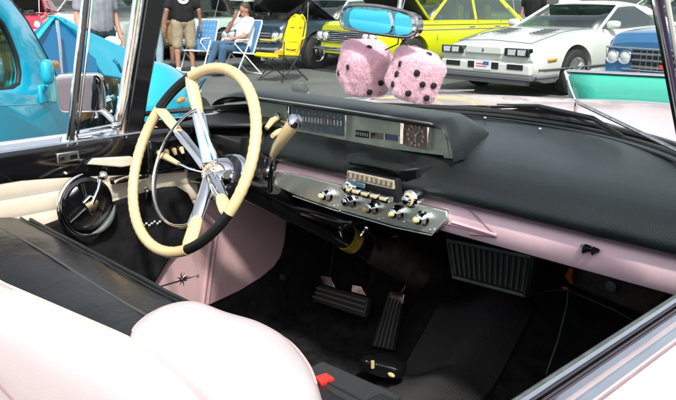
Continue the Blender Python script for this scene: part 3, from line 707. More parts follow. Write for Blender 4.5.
# glossy thing at the pedal base and small floor fittings
P0 = on(383, 366, 2, .33)
b = MB(); b.ell(P0, (.065, .03, .022), Matrix.Rotation(R_(20), 3, 'Z'), power=4); b.build('hinge_housing', 'blackpaint', ap)
b = MB(); q = P0+Vector((-.005, -.036, .006)); b.tube([q, q+Vector((.0, 0, .02))], .005, 8); b.ell(q+Vector((.06, .008, .0)), (.012, .006, .006)); b.build('housing_screw', 'cream', ap)
b = MB(); b.lathe([(0, .016), (.01, .015), (.013, .006)], on(309, 247, 1, 1.62), (0, -1, .4), 18); b.build('floor_button', 'greyrubber', car)
b = MB(); b.lathe([(0, .011), (.01, .010), (.013, .003)], on(282, 277, 0, -.77), (1, -.3, 0), 14); b.build('carpet_snap', 'rust', car)
for px, py, a in ((340, 226, .03), (367, 228, .0)):
    p = on(px, py, 1, 1.13); b = MB(); b.tube([p, p+Vector((a, -.02, -.016))], [.006, .004], 8); b.ell(p, (.007, .007, .007)); b.build('pull_knob', 'chrome', car)
b = MB(); b.tube([on(388, 240, 1, 1.5), on(396, 236, 1, 1.48)], .004, 6); b.build('wiring_orange', mat('orange_wire', (.6, .16, .02), .5), car)
b = MB(); b.prism([on(x, y, 1, 1.12) for x, y in ((264, 205), (340, 232), (352, 222), (300, 205), (276, 196))], (0, .1, 0)); b.build('column_shroud', 'blackpaint', car, bevel=.015, segs=3)
# ---------- front seat
XL, XR = -.79, .52
xs = [lerp(XL, XR, i/44) for i in range(45)]
def wr(x, y, a=.003): return a*noise.noise(Vector((x*9, y*14, 3.1)))+a*.3*noise.noise(Vector((x*26+y*12, y*10, 7)))
b = MB(); rows = []
for x in xs:
    prof = [(.615, .48), (.625, .60), (.622, .72), (.612, .765), (.598, .787), (.575, .797), (.55, .803), (.52, .808), (.49, .812), (.46, .812), (.435, .808), (.412, .797), (.398, .786)]
    off = .045*(x+.4)/.6*0
    rows.append([(x, y+wr(x, y), z+wr(x+5, y)*(1.6 if .42 < y < .6 else .5)) for y, z in prof])
b.grid(rows); sb = b.build('seat_back', 'leather', car, angle=80)
b = MB(); b.tube([(x, .597+wr(x, .6), .789) for x in xs], .0045, 8); b.tube([(x, .575+wr(x, .6), .799) for x in xs], .002, 6); b.build('seat_piping', 'vinyl', sb)
b = MB(); b.tube([(x, .50+.004*math.sin(x*9), .8115) for x in xs], .0022, 6); b.build('seat_seam', mat('worn_seam', (.06, .06, .055), .5), sb)
b = MB(); rows = []
for x in xs:
    # the white back panel; its upper edge leans in towards the passenger side
    e = .398+.035*max(0, min(1, (x+.42)/.4))
    k_ = max(0, min(1, (x+.42)/.4)); prof = [(e+.004, .780), (e, lerp(.793, .8155, k_)), (e-.018, lerp(.792, .813, k_)), (e-.040, lerp(.775, .795, k_)), (e-.062, .73), (e-.075, .62), (e-.09, .5), (e-.10, .36), (e-.10, .28)]
    rows.append([(x, y+wr(x, z, .002), z) for y, z in prof])
b.grid(rows); sp = b.build('seat_back_panel', 'seatwhite', sb, angle=80)
b = MB(); b.tube([(x, .399+.035*max(0, min(1, (x+.42)/.4)), (.794+.0225*max(0, min(1, (x+.42)/.4)))) for x in xs], .0028, 8); b.build('panel_piping', mat('cream_piping', (.62, .5, .42), .5), sb)
b = MB(); b.tube([(x, .325, .69-.03*(x+.4)) for x in xs if x < 0], .0018, 6); b.build('panel_seam', mat('seam_rose', (.35, .22, .22), .6), sb)
# rounded white bolster: outline at the shoulder, domed above, walls below
OUT = [on(x, y, 2, .795) for x, y in ((128, 352), (136, 337), (158, 323), (190, 317), (226, 328), (262, 341), (292, 358), (311, 379), (322, 402), (326, 432))]
OUT += [on(x, y, 2, .795) for x, y in ((305, 475), (240, 455), (186, 402), (150, 370))]
OD = dense(OUT); cen = sum(OD, Vector())/len(OD)
b = MB(); rows = []
for sc_, z in ((.97, .40), (.99, .60), (1.0, .74), (1.0, .785), (.985, .803), (.95, .819), (.89, .829), (.80, .836), (.65, .842), (.45, .846), (.22, .848), (.02, .849)):
    rows.append([Vector((cen.x+(p.x-cen.x)*sc_, cen.y+(p.y-cen.y)*sc_-.03*max(0, .78-z), z+.004*noise.noise(Vector((cen.x+(p.x-cen.x)*sc_, cen.y+(p.y-cen.y)*sc_, 2))*9)*(1 if z > .8 else 0))) for p in OD])
vs = b.grid(rows, True); b.bm.faces.new(vs[-1]); bo = b.build('seat_bolster', 'seatwhite', sb, angle=80)
b = MB(); b.tube([Vector((cen.x+(p.x-cen.x)*.93, cen.y+(p.y-cen.y)*.93, .8235)) for p in OD[2:50]], .0022, 6); b.build('bolster_seam', mat('seam_pale_rose', (.62, .42, .40), .5), bo)
cr_ = mat('crease_rose', (.36, .22, .20), .7)
for pp in (((240, 352), (256, 356), (272, 365)),):
    MB().tube([on(x, y, 2, .8365) for x, y in pp], [.0006, .0022, .0006], 6, flat=.4).build('vinyl_crease', cr_, bo)
b = MB(); b.box((-.13, .80, .37), (1.28, .46, .17)); b.build('seat_cushion', 'leather', car, bevel=.05, segs=5)
b = MB(); b.box((-.13, .56, .5), (1.28, .10, .5)); b.build('seat_core', 'vinyl', car, bevel=.03)
# belt buckle tray
P0 = on(326, 378, 2, .80)
b = MB(); b.box(P0+Vector((.03, -.0, -.016)), (.14, .075, .03), Matrix.Rotation(R_(4), 3, 'Z')); bk = b.build('belt_buckle', 'rubber', car, bevel=.005)
b = MB(); b.prism([on(x, y, 2, .803) for x, y in ((315, 376.5), (326, 373), (334, 378), (321, 383.5))], (0, 0, -.006)); b.build('buckle_button', 'red', bk)
b = MB(); b.box(P0+Vector((.16, .0, -.012)), (.17, .05, .03)); b.build('belt_webbing', 'vinyl', bk, bevel=.006)
# ---------- passenger door (near side)
pd = bpy.data.objects.new('passenger_door', None); COL.objects.link(pd); pd.parent = car
def run(name, m, prof, y0=-.3, y1=1.12, par=pd, **k):
    """profile (x,z) extruded along y"""
    b = MB(); rows = []
    for i in range(9):
        y = lerp(y0, y1, i/8); rows.append([(x+.014*(y-.5), y, z) for x, z in prof])
    vs = b.grid(rows, True); b.bm.faces.new(vs[0][::-1]); b.bm.faces.new(vs[-1])
    return b.build(name, m, par, **k)
run('window_seal', 'greyrubber', [(0.6000, .962), (0.6019, .976), (0.6082, .980), (0.6107, .962)], bevel=.002)
run('window_sill', 'chrome', [(0.6107, .955), (0.6113, .979), (0.6135, .983), (0.6161, .981), (0.6176, .968), (0.6214, .967), (0.6227, .955)])
run('sill_channel', mat('channel_dark', (.10, .085, .10), .3, .6), [(0.6176, .95), (0.6180, .9705), (0.6214, .9705), (0.6227, .95)])
run('sill_trim', 'chrome', [(0.6227, .955), (0.6239, .975), (0.6277, .979), (0.6328, .9775), (0.6353, .971), (0.6384, .9725), (0.6422, .970), (0.6454, .955)])
run('door_skin', 'pinkbody', [(0.6454, .95), (0.6454, .966), (0.7000, .966), (0.7600, .958), (0.8200, .93), (0.8600, .87), (0.8650, .70), (0.8500, .5), (0.8400, .3), (0.8000, .3), (0.8100, .5), (0.8200, .7), (0.8000, .86), (0.7400, .92)])
run('door_inner', 'vinyl', [(.606, .965), (.617, .965), (.617, .3), (.59, .3), (.59, .94)])
# ---------- rest of the body: rear quarters, deck, roof rails
for sgn in (-1, 1):
    b = MB(); rows = []
    x0 = XC+sgn*.78
    for i in range(25):
        y = lerp(-.31 if sgn > 0 else .98, -2.3, i/24)
        rows.append([(x0+sgn*dx, y, z) for dx, z in ((-.05, .955), (.02, .955), (.10, .93), (.19, .86), (.20, .7), (.18, .5), (.16, .28))])
    b.grid(rows); b.build('rear_quarter' if sgn > 0 else 'body_side', 'pinkbody', car, thick=.006)
b = MB(); rows = []
for i in range(12):
    y = lerp(-.75, -2.35, i/11)
    rows.append([(XC+u*.80, y, .965-.08*(i/11)**2+.03*(1-u*u)) for u in [k/8-1 for k in range(17)]])
b.grid(rows); b.build('rear_deck', 'pinkbody', car, thick=.006)
b = MB(); b.box((XC, -.35, .5), (1.4, .5, .36)); b.box((XC, -.58, .74), (1.4, .16, .44)); b.build('rear_seat', 'seatwhite', car, bevel=.05, segs=4)
ROOF = False
if ROOF:
    b = MB(); rows = []
    for i in range(20):
        y = lerp(1.24, -.95, i/19)
        hw = .60+.05*math.sin(math.pi*i/19)
        zz = 1.475+.05*math.sin(math.pi*i/19)
        rows.append([(XC+u*hw, min(y, 1.34-.30*abs(u)**3) if i == 0 else y-(.18*abs(u)**3 if i < 3 else 0), zz-.05*abs(u)**4) for u in [k/10-1 for k in range(21)]])
    b.grid(rows); b.build('roof', 'pinkbody', car, thick=.03)
    b = MB()
    for sgn in (-1, 1):
        b.tube([(XC+sgn*.56, -.93, 1.45), (XC+sgn*.68, -1.15, .95)], .04, 8, flat=3)
    b.build('rear_pillar', 'pinkbody', car)
# ================================================================== FUZZY DICE
def die(name, label, cpos, half, rotm, pips):
    r = root(name, label, 'fuzzy dice', cpos, 0, 'pair of fuzzy dice on the windscreen')
    R3 = rotm
    bm = bmesh.new(); bmesh.ops.create_cube(bm, size=2); bmesh.ops.subdivide_edges(bm, edges=bm.edges[:], cuts=30, use_grid_fill=True)
    rnd = random.Random(hash(label) % 1000 if False else len(label))
    pw = 5.5
    for v in bm.verts:
        c = v.co; k = (abs(c.x)**pw+abs(c.y)**pw+abs(c.z)**pw)**(1/pw); c = c/k
        n = noise.noise(c*2.3)*.05+noise.noise(c*7)*.03
        v.co = R3 @ (c*(1+n)*half)
    bmesh.ops.recalc_face_normals(bm, faces=bm.faces[:])
    # fur: little tapering blades rooted on the surface
    faces = bm.faces[:]
    cents = [(f.calc_center_median(), f.normal.copy(), f.verts[0].co.copy(), f.verts[2].co.copy()) for f in faces]
    for cmed, nrm, a, c in cents:
        for q in range(10):
            p = cmed+(a-c)*rnd.uniform(-.6, .6)+nrm.cross(a-c)*rnd.uniform(-.6, .6)
            t = Vector((rnd.gauss(0, 1), rnd.gauss(0, 1), rnd.gauss(0, 1))).normalized()
            l = rnd.uniform(.003, .0065)*half/.045
            tip = p+(nrm+t*.55+Vector((0, 0, -.25))).normalized()*l
            s_ = nrm.cross(t).normalized()*.0003
            v1, v2, v3 = bm.verts.new(p-s_), bm.verts.new(p+s_), bm.verts.new(tip)
            bm.faces.new((v1, v2, v3))
    me = bpy.data.meshes.new('plush_body'); bm.to_mesh(me); bm.free(); me.materials.append(M['plush'])
    me.polygons.foreach_set('use_smooth', [True]*len(me.polygons))
    o = bpy.data.objects.new('plush_body', me); COL.objects.link(o); o.parent = r
    for (u, v, w, f) in pips:
        # f: face axis as (index, sign); u,v on-face coordinates
        ax, sg = f
        co = Vector((0, 0, 0)); co[ax] = sg; oth = [i for i in range(3) if i != ax]; co[oth[0]] = u; co[oth[1]] = v
        k = (sum(abs(x)**pw for x in co))**(1/pw); co /= k
        nn = Vector((0, 0, 0)); nn[ax] = sg
        b = MB(); b.lathe([(-.002, .0058), (.0042, .0058), (.0052, .0045)], R3 @ (co*half), R3 @ nn, 16); b.build('pip', 'felt', r)
    return r
def facing(yaw, pitch, roll):
    """rotation whose local -Y face looks at the camera before the turns"""
    base = Matrix((RV, FV, UV)).transposed()    # columns: right, forward, up as seen in the picture
    return base @ Matrix.Rotation(R_(roll), 3, 'Y') @ Matrix.Rotation(R_(yaw), 3, 'Z') @ Matrix.Rotation(R_(pitch), 3, 'X')
# left die: edge between an upper and a lower face turned to the viewer, left face just in view
dy = 1.06
dm1 = facing(18, 42, -4); dm2 = facing(20, 30, 8)
die('fuzzy_dice', 'left pink plush die of the pair, one pip on its upper face', on(365, 68, 1, dy), .0445,
    dm1, [(0, 0, 0, (2, 1)), (.45, -.15, 0, (1, -1)), (.0, -.62, 0, (1, -1)), (-.55, .4, 0, (0, -1)), (.4, -.5, 0, (0, -1)), (.5, .5, 0, (0, 1))])
die('fuzzy_dice', 'right pink plush die of the pair, lower face full of pips', on(415, 75, 1, dy-.01), .041,
    dm2, [(.35, .1, 0, (2, 1)), (0, 0, 0, (1, -1)), (.55, .05, 0, (1, -1)), (-.5, -.55, 0, (1, -1)), (.45, -.6, 0, (1, -1)), (-.45, .45, 0, (1, -1)), (-.4, .5, 0, (0, -1)), (-.4, 0, 0, (0, -1)), (-.4, -.5, 0, (0, -1))])
b = MB(); b.tube([on(400, 20, 1, 1.02), on(398, 44, 1, 1.04), on(385, 50, 1, 1.05)], .0012, 6); b.tube([on(400, 20, 1, 1.02), on(402, 40, 1, 1.04), on(410, 50, 1, 1.05)], .0012, 6)
tag(b.build('dice_cord', 'felt'), 'thin dark cord tying the pink dice to the rear-view mirror', 'cord')

# ================================================================== CAR BUILDER FOR THE LOT
FH = Vector((-math.sin(YAW), math.cos(YAW), 0))
def lotcar(name, label, cat, px, d, alpha, sp, group=None, anchor='front'):
    """front centre at photo column px, horizontal distance d; alpha turns the nose to picture left"""
    Pf = gp(px, d); c = Vector((CAM.x-Pf.x, CAM.y-Pf.y, 0)).normalized(); rt = Vector((-c.y, c.x, 0))  # picture right seen from camera
    a = R_(alpha); h = c*math.cos(a)-rt*math.sin(a)
    Lc, Wd = sp['L'], sp['W']
    loc = Pf-h*Lc/2 if anchor == 'front' else Pf+h*Lc/2
    if anchor == 'mid': loc = Pf
    r = root(name, label, cat, (loc.x, loc.y, 0), math.atan2(h.y, h.x), group)
    top, hwid = sp['top'], sp.get('hw')
    zb0 = sp.get('zb', .24)
    col = sp['col']
    def hw(x):
        u = abs(x)/(Lc/2)
        return Wd/2*(1-.10*u**3-.06*max(0, u-.93)/.07)
    N = 54; rows = []
    tk = sp.get('tuck', .93)
    for i in range(N+1):
        x = -Lc/2+Lc*i/N; u = abs(x)/(Lc/2)
        zt = smoothtab(top, x); w = hw(x); zb = zb0+.10*max(0, u-.85)/.15
        hgt = zt-zb
        half = [(w*.90, zb), (w*.965, zb+hgt*.10), (w, zb+hgt*.35), (w, zb+hgt*.55), (w*.985, zb+hgt*.72), (w*.965, zb+hgt*.85), (w*tk, zt-.018), (w*(tk-.05), zt), (w*.62, zt+sp.get('crown', .025)*.7), (w*.3, zt+sp.get('crown', .025)), (0, zt+sp.get('crown', .025))]
        rows.append([(x, y, z) for y, z in half]+[(x, -y, z) for y, z in half[-2::-1]])
    b = MB(); vs = b.grid(rows)
    b.bm.faces.new(vs[0][::-1]); b.bm.faces.new(vs[-1])
    for i in range(N): b.bm.faces.new((vs[i][0], vs[i+1][0], vs[i+1][-1], vs[i][-1]))
    body = b.build('body', col, r, angle=35)
    # wheel arches cut out of the body
    wr_ = sp.get('wr', .34); xf, xr = sp['axf'], sp['axr']
    cut = MB()
    for xx in (xf, xr):
        for sgn in (-1, 1):
            cut.lathe([(-.32, wr_+.055), (.2, wr_+.055)], (xx, sgn*Wd/2*.95, wr_+.01), (0, sgn, 0), 32)
    co = cut.build('cutter', 'void'); co.parent = r
    md = body.modifiers.new('x', 'BOOLEAN'); md.object = co; md.operation = 'DIFFERENCE'; md.solver = 'EXACT'
    bpy.context.view_layer.update(); bake(body); body.data.polygons.foreach_set('use_smooth', [True]*len(body.data.polygons)); body.data.set_sharp_from_angle(angle=R_(35))
    bpy.data.objects.remove(co)
    if not body.data.materials: body.data.materials.append(M[col])
    b = MB(); b.box((0, 0, .42), (Lc*.9, Wd*.60, .3)); b.build('chassis', 'void', r)
    for xx in (xf, xr):
        for sgn in (-1, 1):
            wheel(r, (xx, sgn*(Wd/2-.12), wr_), r=wr_, w=.2, side=sgn, hub=sp.get('hub', 'oldchrome'), spokes=sp.get('spokes', 0), rimr=sp.get('rimr', .6))
    side = sp.get('sides', (1, -1))
    def sy(x, z):
        zt = smoothtab(top, x); u = abs(x)/(Lc/2); zb = zb0+.10*max(0, u-.85)/.15; k = (z-zb)/(zt-zb)
        t = [(0, .90), (.10, .965), (.35, 1), (.55, 1), (.72, .985), (.85, .965), (1, tk)]
        return hw(x)*interp(t, k)
    def sline(nm, m, pts, r_, par=None, n=6, s_=None):
        b = MB()
        for sg in (s_ or side):
            pp = []
            for (x0, z0), (x1, z1) in zip(pts, pts[1:]):
                k = max(2, int(abs(x1-x0)/.12)+1)
                pp += [(lerp(x0, x1, j/k), lerp(z0, z1, j/k)) for j in range(k)]
            pp.append(pts[-1])
            b.tube([(x, sg*(sy(x, z)+r_*.35), z) for x, z in pp], r_, n)
        return b.build(nm, m, par or r)
    # greenhouse
    if 'roof' in sp:
        (x1, z1), (x2, z2), (x3, z3), (x4, z4) = sp['roof']   # windscreen base, roof front, roof rear, rear glass base
        wb1 = hw(0)*sp.get('gw', .86); wt = wb1*sp.get('rw', .80)
        b = MB()
        rws = []
        for k in range(9):
            t = k/8
            x = lerp(x2, x3, t); zc = lerp(z2, z3, t)+.035*math.sin(math.pi*t)
            rws.append([(x+.06*(1-abs(u)) * (1 if t < .5 else -1)*abs(1-2*t), u*wt*(1.0), zc-.045*abs(u)**4+.02*(1-u*u)) for u in [j/6-1 for j in range(13)]])
        b.grid(rws); rf = b.build('roof', sp.get('roofcol', col), r, thick=.045)
        b = MB(); b.grid([[(x1+.10*(1-abs(u)**2), u*wb1*.97, z1), (x2+.05*(1-abs(u)**2), u*wt*.97, z2-.02)] for u in [j/5-1 for j in range(11)]]); b.build('windshield', 'tint' if not sp.get('wsmat') else sp['wsmat'], r, thick=.006)
        b = MB(); b.grid([[(x4-.06*(1-abs(u)**2), u*wb1*.95, z4), (x3-.03*(1-abs(u)**2), u*wt*.95, z3-.02)] for u in [j/5-1 for j in range(11)]]); b.build('rear_window', 'tint', r, thick=.006)
        zs = (z1+z4)/2
        for sg in (1, -1):
            b = MB(); xb = sp.get('bpillar', [])
            q = [(x1, sg*wb1, z1), (x2, sg*wt, z2-.02), (x3, sg*wt, z3-.02), (x4+sp.get('cp', .3), sg*wb1, z4)]
            gl_ = MB().prism(q, (0, -sg*.008, 0)); gl_.build('side_window', 'tint', r, smooth=False)
        b = MB(); pw_ = sp.get('pw', .025)
        for sg in (1, -1):
            b.tube([(x1, sg*wb1, z1-.01), (x2, sg*wt, z2-.01)], pw_, 8)
            for xb in sp.get('bp', []):
                b.tube([(xb, sg*wb1, zs), (xb-.03, sg*wt, (z2+z3)/2-.01)], pw_*.9, 8)
        b.build('window_pillar', sp.get('pcol', col), r)
        b = MB()
        for sg in (1, -1):
            cpw = sp.get('cp', .3)
            b.prism([(x4-.02, sg*wb1, z4-.015), (x3-.02, sg*wt, z3-.01), (x3+cpw*.7, sg*wt, z3-.005), (x4+cpw+.05, sg*wb1, z4-.015)], (0, -sg*.03, 0))
        b.build('rear_pillar', sp.get('roofcol', col), r, bevel=.01)
        # seats and steering wheel behind the glass
        b = MB(); 
        for sx in (x1-1.05, x1-1.85):
            for sg in (1, -1): b.box((sx, sg*.36, zs+.05), (.14, .5, .45)); b.box((sx+.3, sg*.36, zs-.22), (.5, .52, .14))
        b.build('seat', sp.get('seatm', 'void'), r, bevel=.04)
        b = MB(); pts = [(x1-.5+.05*math.sin(a), .36+.17*math.cos(a), zs-.0+.17*math.sin(a)) for a in [k*math.pi/10 for k in range(20)]]; b.tube(pts, .012, 6, closed=True); b.build('steering_wheel', 'void', r)
        b = MB(); b.tube([(x2, -wt*.98, z2-.01), (x2+.05, 0, z2+.0), (x2, wt*.98, z2-.01)], .016, 6); b.tube([(x1+.01, -wb1*.97, z1), (x1+.10, 0, z1+.0), (x1+.01, wb1*.97, z1)], .014, 6); b.build('windshield_trim', sp.get('trim', 'oldchrome'), r)
    return r, sy, sline, hw
def lamp(r, x, y, z, rad=.075, bez='chrome', ax=(1, 0, 0)):
    b = MB(); b.lathe([(-.05, rad*1.25), (0, rad*1.28), (.015, rad*1.15), (.008, rad)], (x, y, z), ax, 24); h = b.build('headlight', bez, r)
    b = MB(); b.lathe([(-.01, rad*.98), (.006, rad*.96), (.022, rad*.6), (.028, .01)], (x, y, z), ax, 24); b.build('lens', 'lamp', h)
def grille(r, x, z0, z1, hy, n, m='chrome', back='void', bow=.04, vert=0):
    b = MB(); bow = min(bow, .015); b.grid([[(x-.006-bow*(u*u)*.2, u*hy, z0), (x-.006-bow*(u*u)*.2, u*hy, z1)] for u in [k/8-1 for k in range(17)]]); g_ = b.build('grille', back, r, thick=.006)
    b = MB()
    for k in range(n):
        z = lerp(z0, z1, (k+.5)/n); b.tube([(x+.0-bow*u*u, u*hy, z) for u in [j/6-1 for j in range(13)]], (z1-z0)/n*.22, 6)
    for k in range(vert):
        y = lerp(-hy, hy, (k+.5)/vert); b.tube([(x-bow*(y/hy)**2, y, z0), (x-bow*(y/hy)**2, y, z1)], .008, 6)
    b.build('grille_bar', m, g_)
def bumper(r, x, z, hy, rad=.075, m='chrome', name='front_bumper', wrap=.35, sg=1):
    b = MB(); P = [(x-sg*wrap, -hy-.02, z), (x-sg*.10, -hy, z)]+[(x+sg*.07*(1-u*u), u*hy*.93, z) for u in [k/6-1 for k in range(13)]]+[(x-sg*.10, hy, z), (x-sg*wrap, hy+.02, z)]
    b.tube(P, rad, 10, flat=.55); return b.build(name, m, r)
def openhood(r, x0, zb, ln, w, ang, m, under='void', tip=0, name='hood'):
    """raised hood hinged at (x0, zb), length ln"""
    a = R_(ang); d = Vector((math.cos(a), 0, math.sin(a))); n = Vector((-math.sin(a), 0, math.cos(a)))
    o = Vector((x0, 0, zb)); b = MB()
    b.grid([[tuple(o+d*(ln*t)+Vector((0, u*w*(1-.10*t), 0))+n*(.06*(1-u*u)-.05*t*t)) for u in [k/6-1 for k in range(13)]] for t in [j/8 for j in range(9)]])
    h = b.build(name, m, r, thick=.02)
    b = MB(); b.grid([[tuple(o+d*(ln*t)+Vector((0, u*w*.94*(1-.10*t), 0))+n*(.06*(1-u*u)-.05*t*t-.03)) for u in [k/6-1 for k in range(13)]] for t in [.03+.93*j/8 for j in range(9)]])
    b.build('hood_lining', under, h, thick=.01)
    b = MB(); b.box((x0+ln*.45, 0, zb-.02), (ln*.85, w*1.6, .05)); rr_ = random.Random(3)
    for k in range(8): b.box((x0+ln*rr_.uniform(.15, .8), w*rr_.uniform(-.6, .6), zb+.02), (rr_.uniform(.1, .35), rr_.uniform(.1, .3), rr_.uniform(.06, .2)))
    b.lathe([(0, .18), (.08, .18), (.1, .12)], (x0+ln*.5, 0, zb+.06), (0, 0, 1), 18)
    b.build('engine', 'engine', r, bevel=.01)
    b = MB(); b.tube([tuple(Vector((x0+ln*.5, w*.85, zb))), tuple(o+d*(ln*.55)+Vector((0, w*.85, 0)))], .008, 6); b.build('hood_prop', 'oldchrome', r)
def doors(sline, xs, z0, z1, m='void'):
    for x in xs: sline('door_seam', m, [(x, z1), (x+.02, z0)], .006)
def handles(r, sy, xs, z):
    b = MB()
    for x in xs:
        for sg in (1, -1): y = sg*(sy(x, z)+.012); b.tube([(x-.08, y, z), (x+.08, y, z)], .011, 6)
    b.build('door_handle', 'chrome', r)
def smirror(r, x, y, z, m):
    for sg in (1, -1):
        b = MB(); b.ell((x, sg*(y+.09), z), (.07, .10, .06), power=3); h = b.build('side_mirror', m, r)
        b = MB(); b.box((x-.066, sg*(y+.09), z), (.012, .15, .085)); b.build('mirror_glass', 'mirror', h)

# ---------- white sports coupe
sp = dict(L=4.75, W=1.84, col='white', zb=.20, wr=.325, axf=1.42, axr=-1.20, crown=.03, tuck=.90, spokes=5, hub='alum', rimr=.66,
          top=[(-2.375, .80), (-1.9, .93), (-1.0, .93), (0, .90), (.7, .90), (1.4, .84), (2.0, .74), (2.30, .66), (2.375, .60)],
          roof=[(.72, .89), (-.05, 1.25), (-.95, 1.24), (-2.0, .92)], roofcol='white', pcol='white', bp=[], cp=.55, gw=.84, rw=.80, wsmat='tint', trim='blackp')
r, sy, sline, hw = lotcar('sports_coupe', 'white eighties sports coupe with black hood louvres, black headlight wells and dark rockers', 'car', 477, 10.6, 38, sp)
x = 2.375
b = MB(); b.box((x-.02, 0, .40), (.10, 1.60, .17)); b.box((x-.02, 0, .565), (.07, 1.62, .13)); bf = b.build('front_bumper', 'white', r, bevel=.045, segs=4)
b = MB(); b.box((x+.032, .55, .43), (.012, .26, .07)); b.box((x+.032, -.55, .43), (.012, .26, .07)); b.box((x+.032, .19, .43), (.012, .16, .09)); b.box((x+.032, -.19, .43), (.012, .16, .09)); b.build('air_intake', 'void', bf)
b = MB(); b.box((x+.035, 0, .43), (.012, .30, .13)); pt_ = b.build('licence_plate', 'plate', r)
b = MB(); b.box((x+.042, .06, .455), (.003, .10, .05)); b.build('plate_field', 'plateblue', pt_)
b = MB(); b.box((x+.042, -.05, .445), (.003, .12, .015)); b.box((x+.042, -.02, .41), (.003, .18, .012)); b.build('plate_stripe', 'platered', pt_)
b = MB(); b.box((x-.0, .57, .63), (.11, .40, .11)); b.box((x-.0, -.57, .63), (.11, .40, .11)); hd = b.build('headlight_well', 'blackp', r, bevel=.01)
for y in (.50, .66, -.50, -.66):
    b = MB(); b.box((x+.052, y, .63), (.02, .135, .085)); h = b.build('headlight', 'oldchrome', r, bevel=.005); b = MB(); b.box((x+.064, y, .63), (.006, .115, .07)); b.build('lens', 'lamp', h)
b = MB(); b.box((x+.02, 0, .64), (.05, .62, .10)); b.build('nose_panel', 'white', r, bevel=.01)
b = MB(); b.box((x+.048, 0, .64), (.008, .03, .04)); b.build('nose_emblem', 'stripe', r)
b = MB(); b.box((x+.02, 0, .285), (.09, 1.66, .06)); b.box((x-.01, 0, .22), (.09, 1.5, .07)); b.build('air_dam', 'stripe', r, bevel=.01)
sline('rub_strip', 'stripe', [(2.25, .40), (-2.2, .40)], .014); sline('rocker_stripe', 'stripe', [(1.0, .30), (-.75, .30)], .045); sline('rocker_stripe', 'stripe', [(2.25, .29), (1.85, .30)], .03)
sline('side_marker', 'amber', [(2.1, .52), (1.92, .53)], .022)
b = MB()
for sg in (1, -1):
    for k in range(5): b.box((1.25+k*.09, sg*.33, .905-k*.012), (.03, .26, .012), Matrix.Rotation(R_(7), 3, 'Y'))
b.build('hood_louvre', 'stripe', r)
b = MB(); [b.tube([(.82, sg*.68, .93), (1.5, sg*.66, .88), (2.2, sg*.63, .74)], .006, 6) for sg in (1, -1)]; b.tube([(2.2, -.63, .745), (2.25, 0, .775), (2.2, .63, .745)], .006, 6); b.build('hood_seam', 'stripe', r)
doors(sline, (.68, -.62), .3, .9); smirror(r, .50, .80, .97, 'white')

# ---------- lime yellow sixties sedan with raised hood
sp = dict(L=4.7, W=1.82, col='yellow', zb=.26, wr=.335, axf=1.45, axr=-1.35, crown=.02, hub='chrome',
          top=[(-2.35, .86), (-1.6, .93), (-.5, .96), (.8, .97), (1.8, .95), (2.25, .93), (2.35, .86)],
          roof=[(.95, .97), (.35, 1.40), (-1.2, 1.40), (-1.75, .96)], bp=[-.30], cp=.18, pcol='yellow', gw=.88, rw=.80, pw=.03, seatm='yellowfab')
r, sy, sline, hw = lotcar('lime_sedan', 'lime yellow sixties sedan with its hood up, parked behind the white coupe', 'car', 345, 13.6, 52, sp)
openhood(r, .95, .97, 1.35, .80, 48, 'yellow')
x = 2.35
grille(r, x+.02, .56, .78, .86, 6)
for y in (.60, .78, -.60, -.78): lamp(r, x+.03, y, .68, .075)
bumper(r, x+.10, .45, .90, .075); sline('side_trim', 'chrome', [(2.2, .80), (-2.2, .80)], .010)
doors(sline, (.85, -.30, -1.0), .32, .95); handles(r, sy, (-.10, -.85), .84)
sline('belt_moulding', 'yellow', [(1.2, .90), (-2.2, .88)], .018)

# ---------- slate blue car with raised black hood, left of the sedan
sp = dict(L=4.9, W=1.9, col='navy', zb=.26, wr=.34, axf=1.55, axr=-1.4, crown=.02, hub='chrome',
          top=[(-2.45, .86), (-1.6, .92), (-.5, .94), (.8, .95), (1.8, .94), (2.35, .92), (2.45, .84)],
          roof=[(.85, .95), (.25, 1.34), (-1.0, 1.34), (-1.7, .94)], bp=[], cp=.3, pcol='seafoam', roofcol='seafoam')
r, sy, sline, hw = lotcar('slate_muscle_car', 'slate blue muscle car with raised black hood, parked behind the yellow camping chair', 'car', 258, 14.6, 46, sp)
openhood(r, .90, .95, 1.45, .84, 30, 'blackp')
grille(r, 2.46, .52, .74, .50, 4); 
for y in (.62, .80, -.62, -.80): lamp(r, 2.47, y, .65, .085)
bumper(r, 2.55, .42, .94, .08); sline('side_trim', 'chrome', [(2.3, .62), (-2.3, .62)], .010); doors(sline, (.8, -.6), .3, .93); handles(r, sy, (-.4,), .82)

# ---------- cars behind the standing man
sp2 = dict(sp); sp2.update(col='seafoam', roofcol='seafoam', pcol='seafoam')
r, sy, sline, hw = lotcar('seafoam_coupe', 'pale seafoam coupe with raised hood behind the man in khaki shorts', 'car', 178, 17.2, 40, sp2)
openhood(r, .90, .95, 1.4, .82, 62, 'blackp', 'blackp')
grille(r, 2.46, .50, .74, .6, 5); bumper(r, 2.55, .42, .94, .08)
for y in (.70, -.70): lamp(r, 2.47, y, .66, .09)
sline('side_trim', 'chrome', [(2.3, .62), (-2.3, .62)], .012); doors(sline, (.8, -.6), .3, .93)
sp3 = dict(sp); sp3.update(col='silver', roofcol='silver', pcol='silver')
r, sy, sline, hw = lotcar('silver_coupe', 'silver green coupe seen above the seated man, behind the slate blue car', 'car', 262, 21.5, 50, sp3)
grille(r, 2.46, .50, .74, .7, 5); bumper(r, 2.55, .42, .94, .08); doors(sline, (.8, -.6), .3, .93)
for y in (.78, -.78): lamp(r, 2.47, y, .66, .09)
sp3 = dict(sp); sp3.update(col='seafoam', roofcol='ivory', pcol='seafoam')
r, sy, sline, hw = lotcar('green_sedan', 'pale green sedan farther back between the raised black and yellow hoods', 'car', 338, 20.5, 48, sp3)
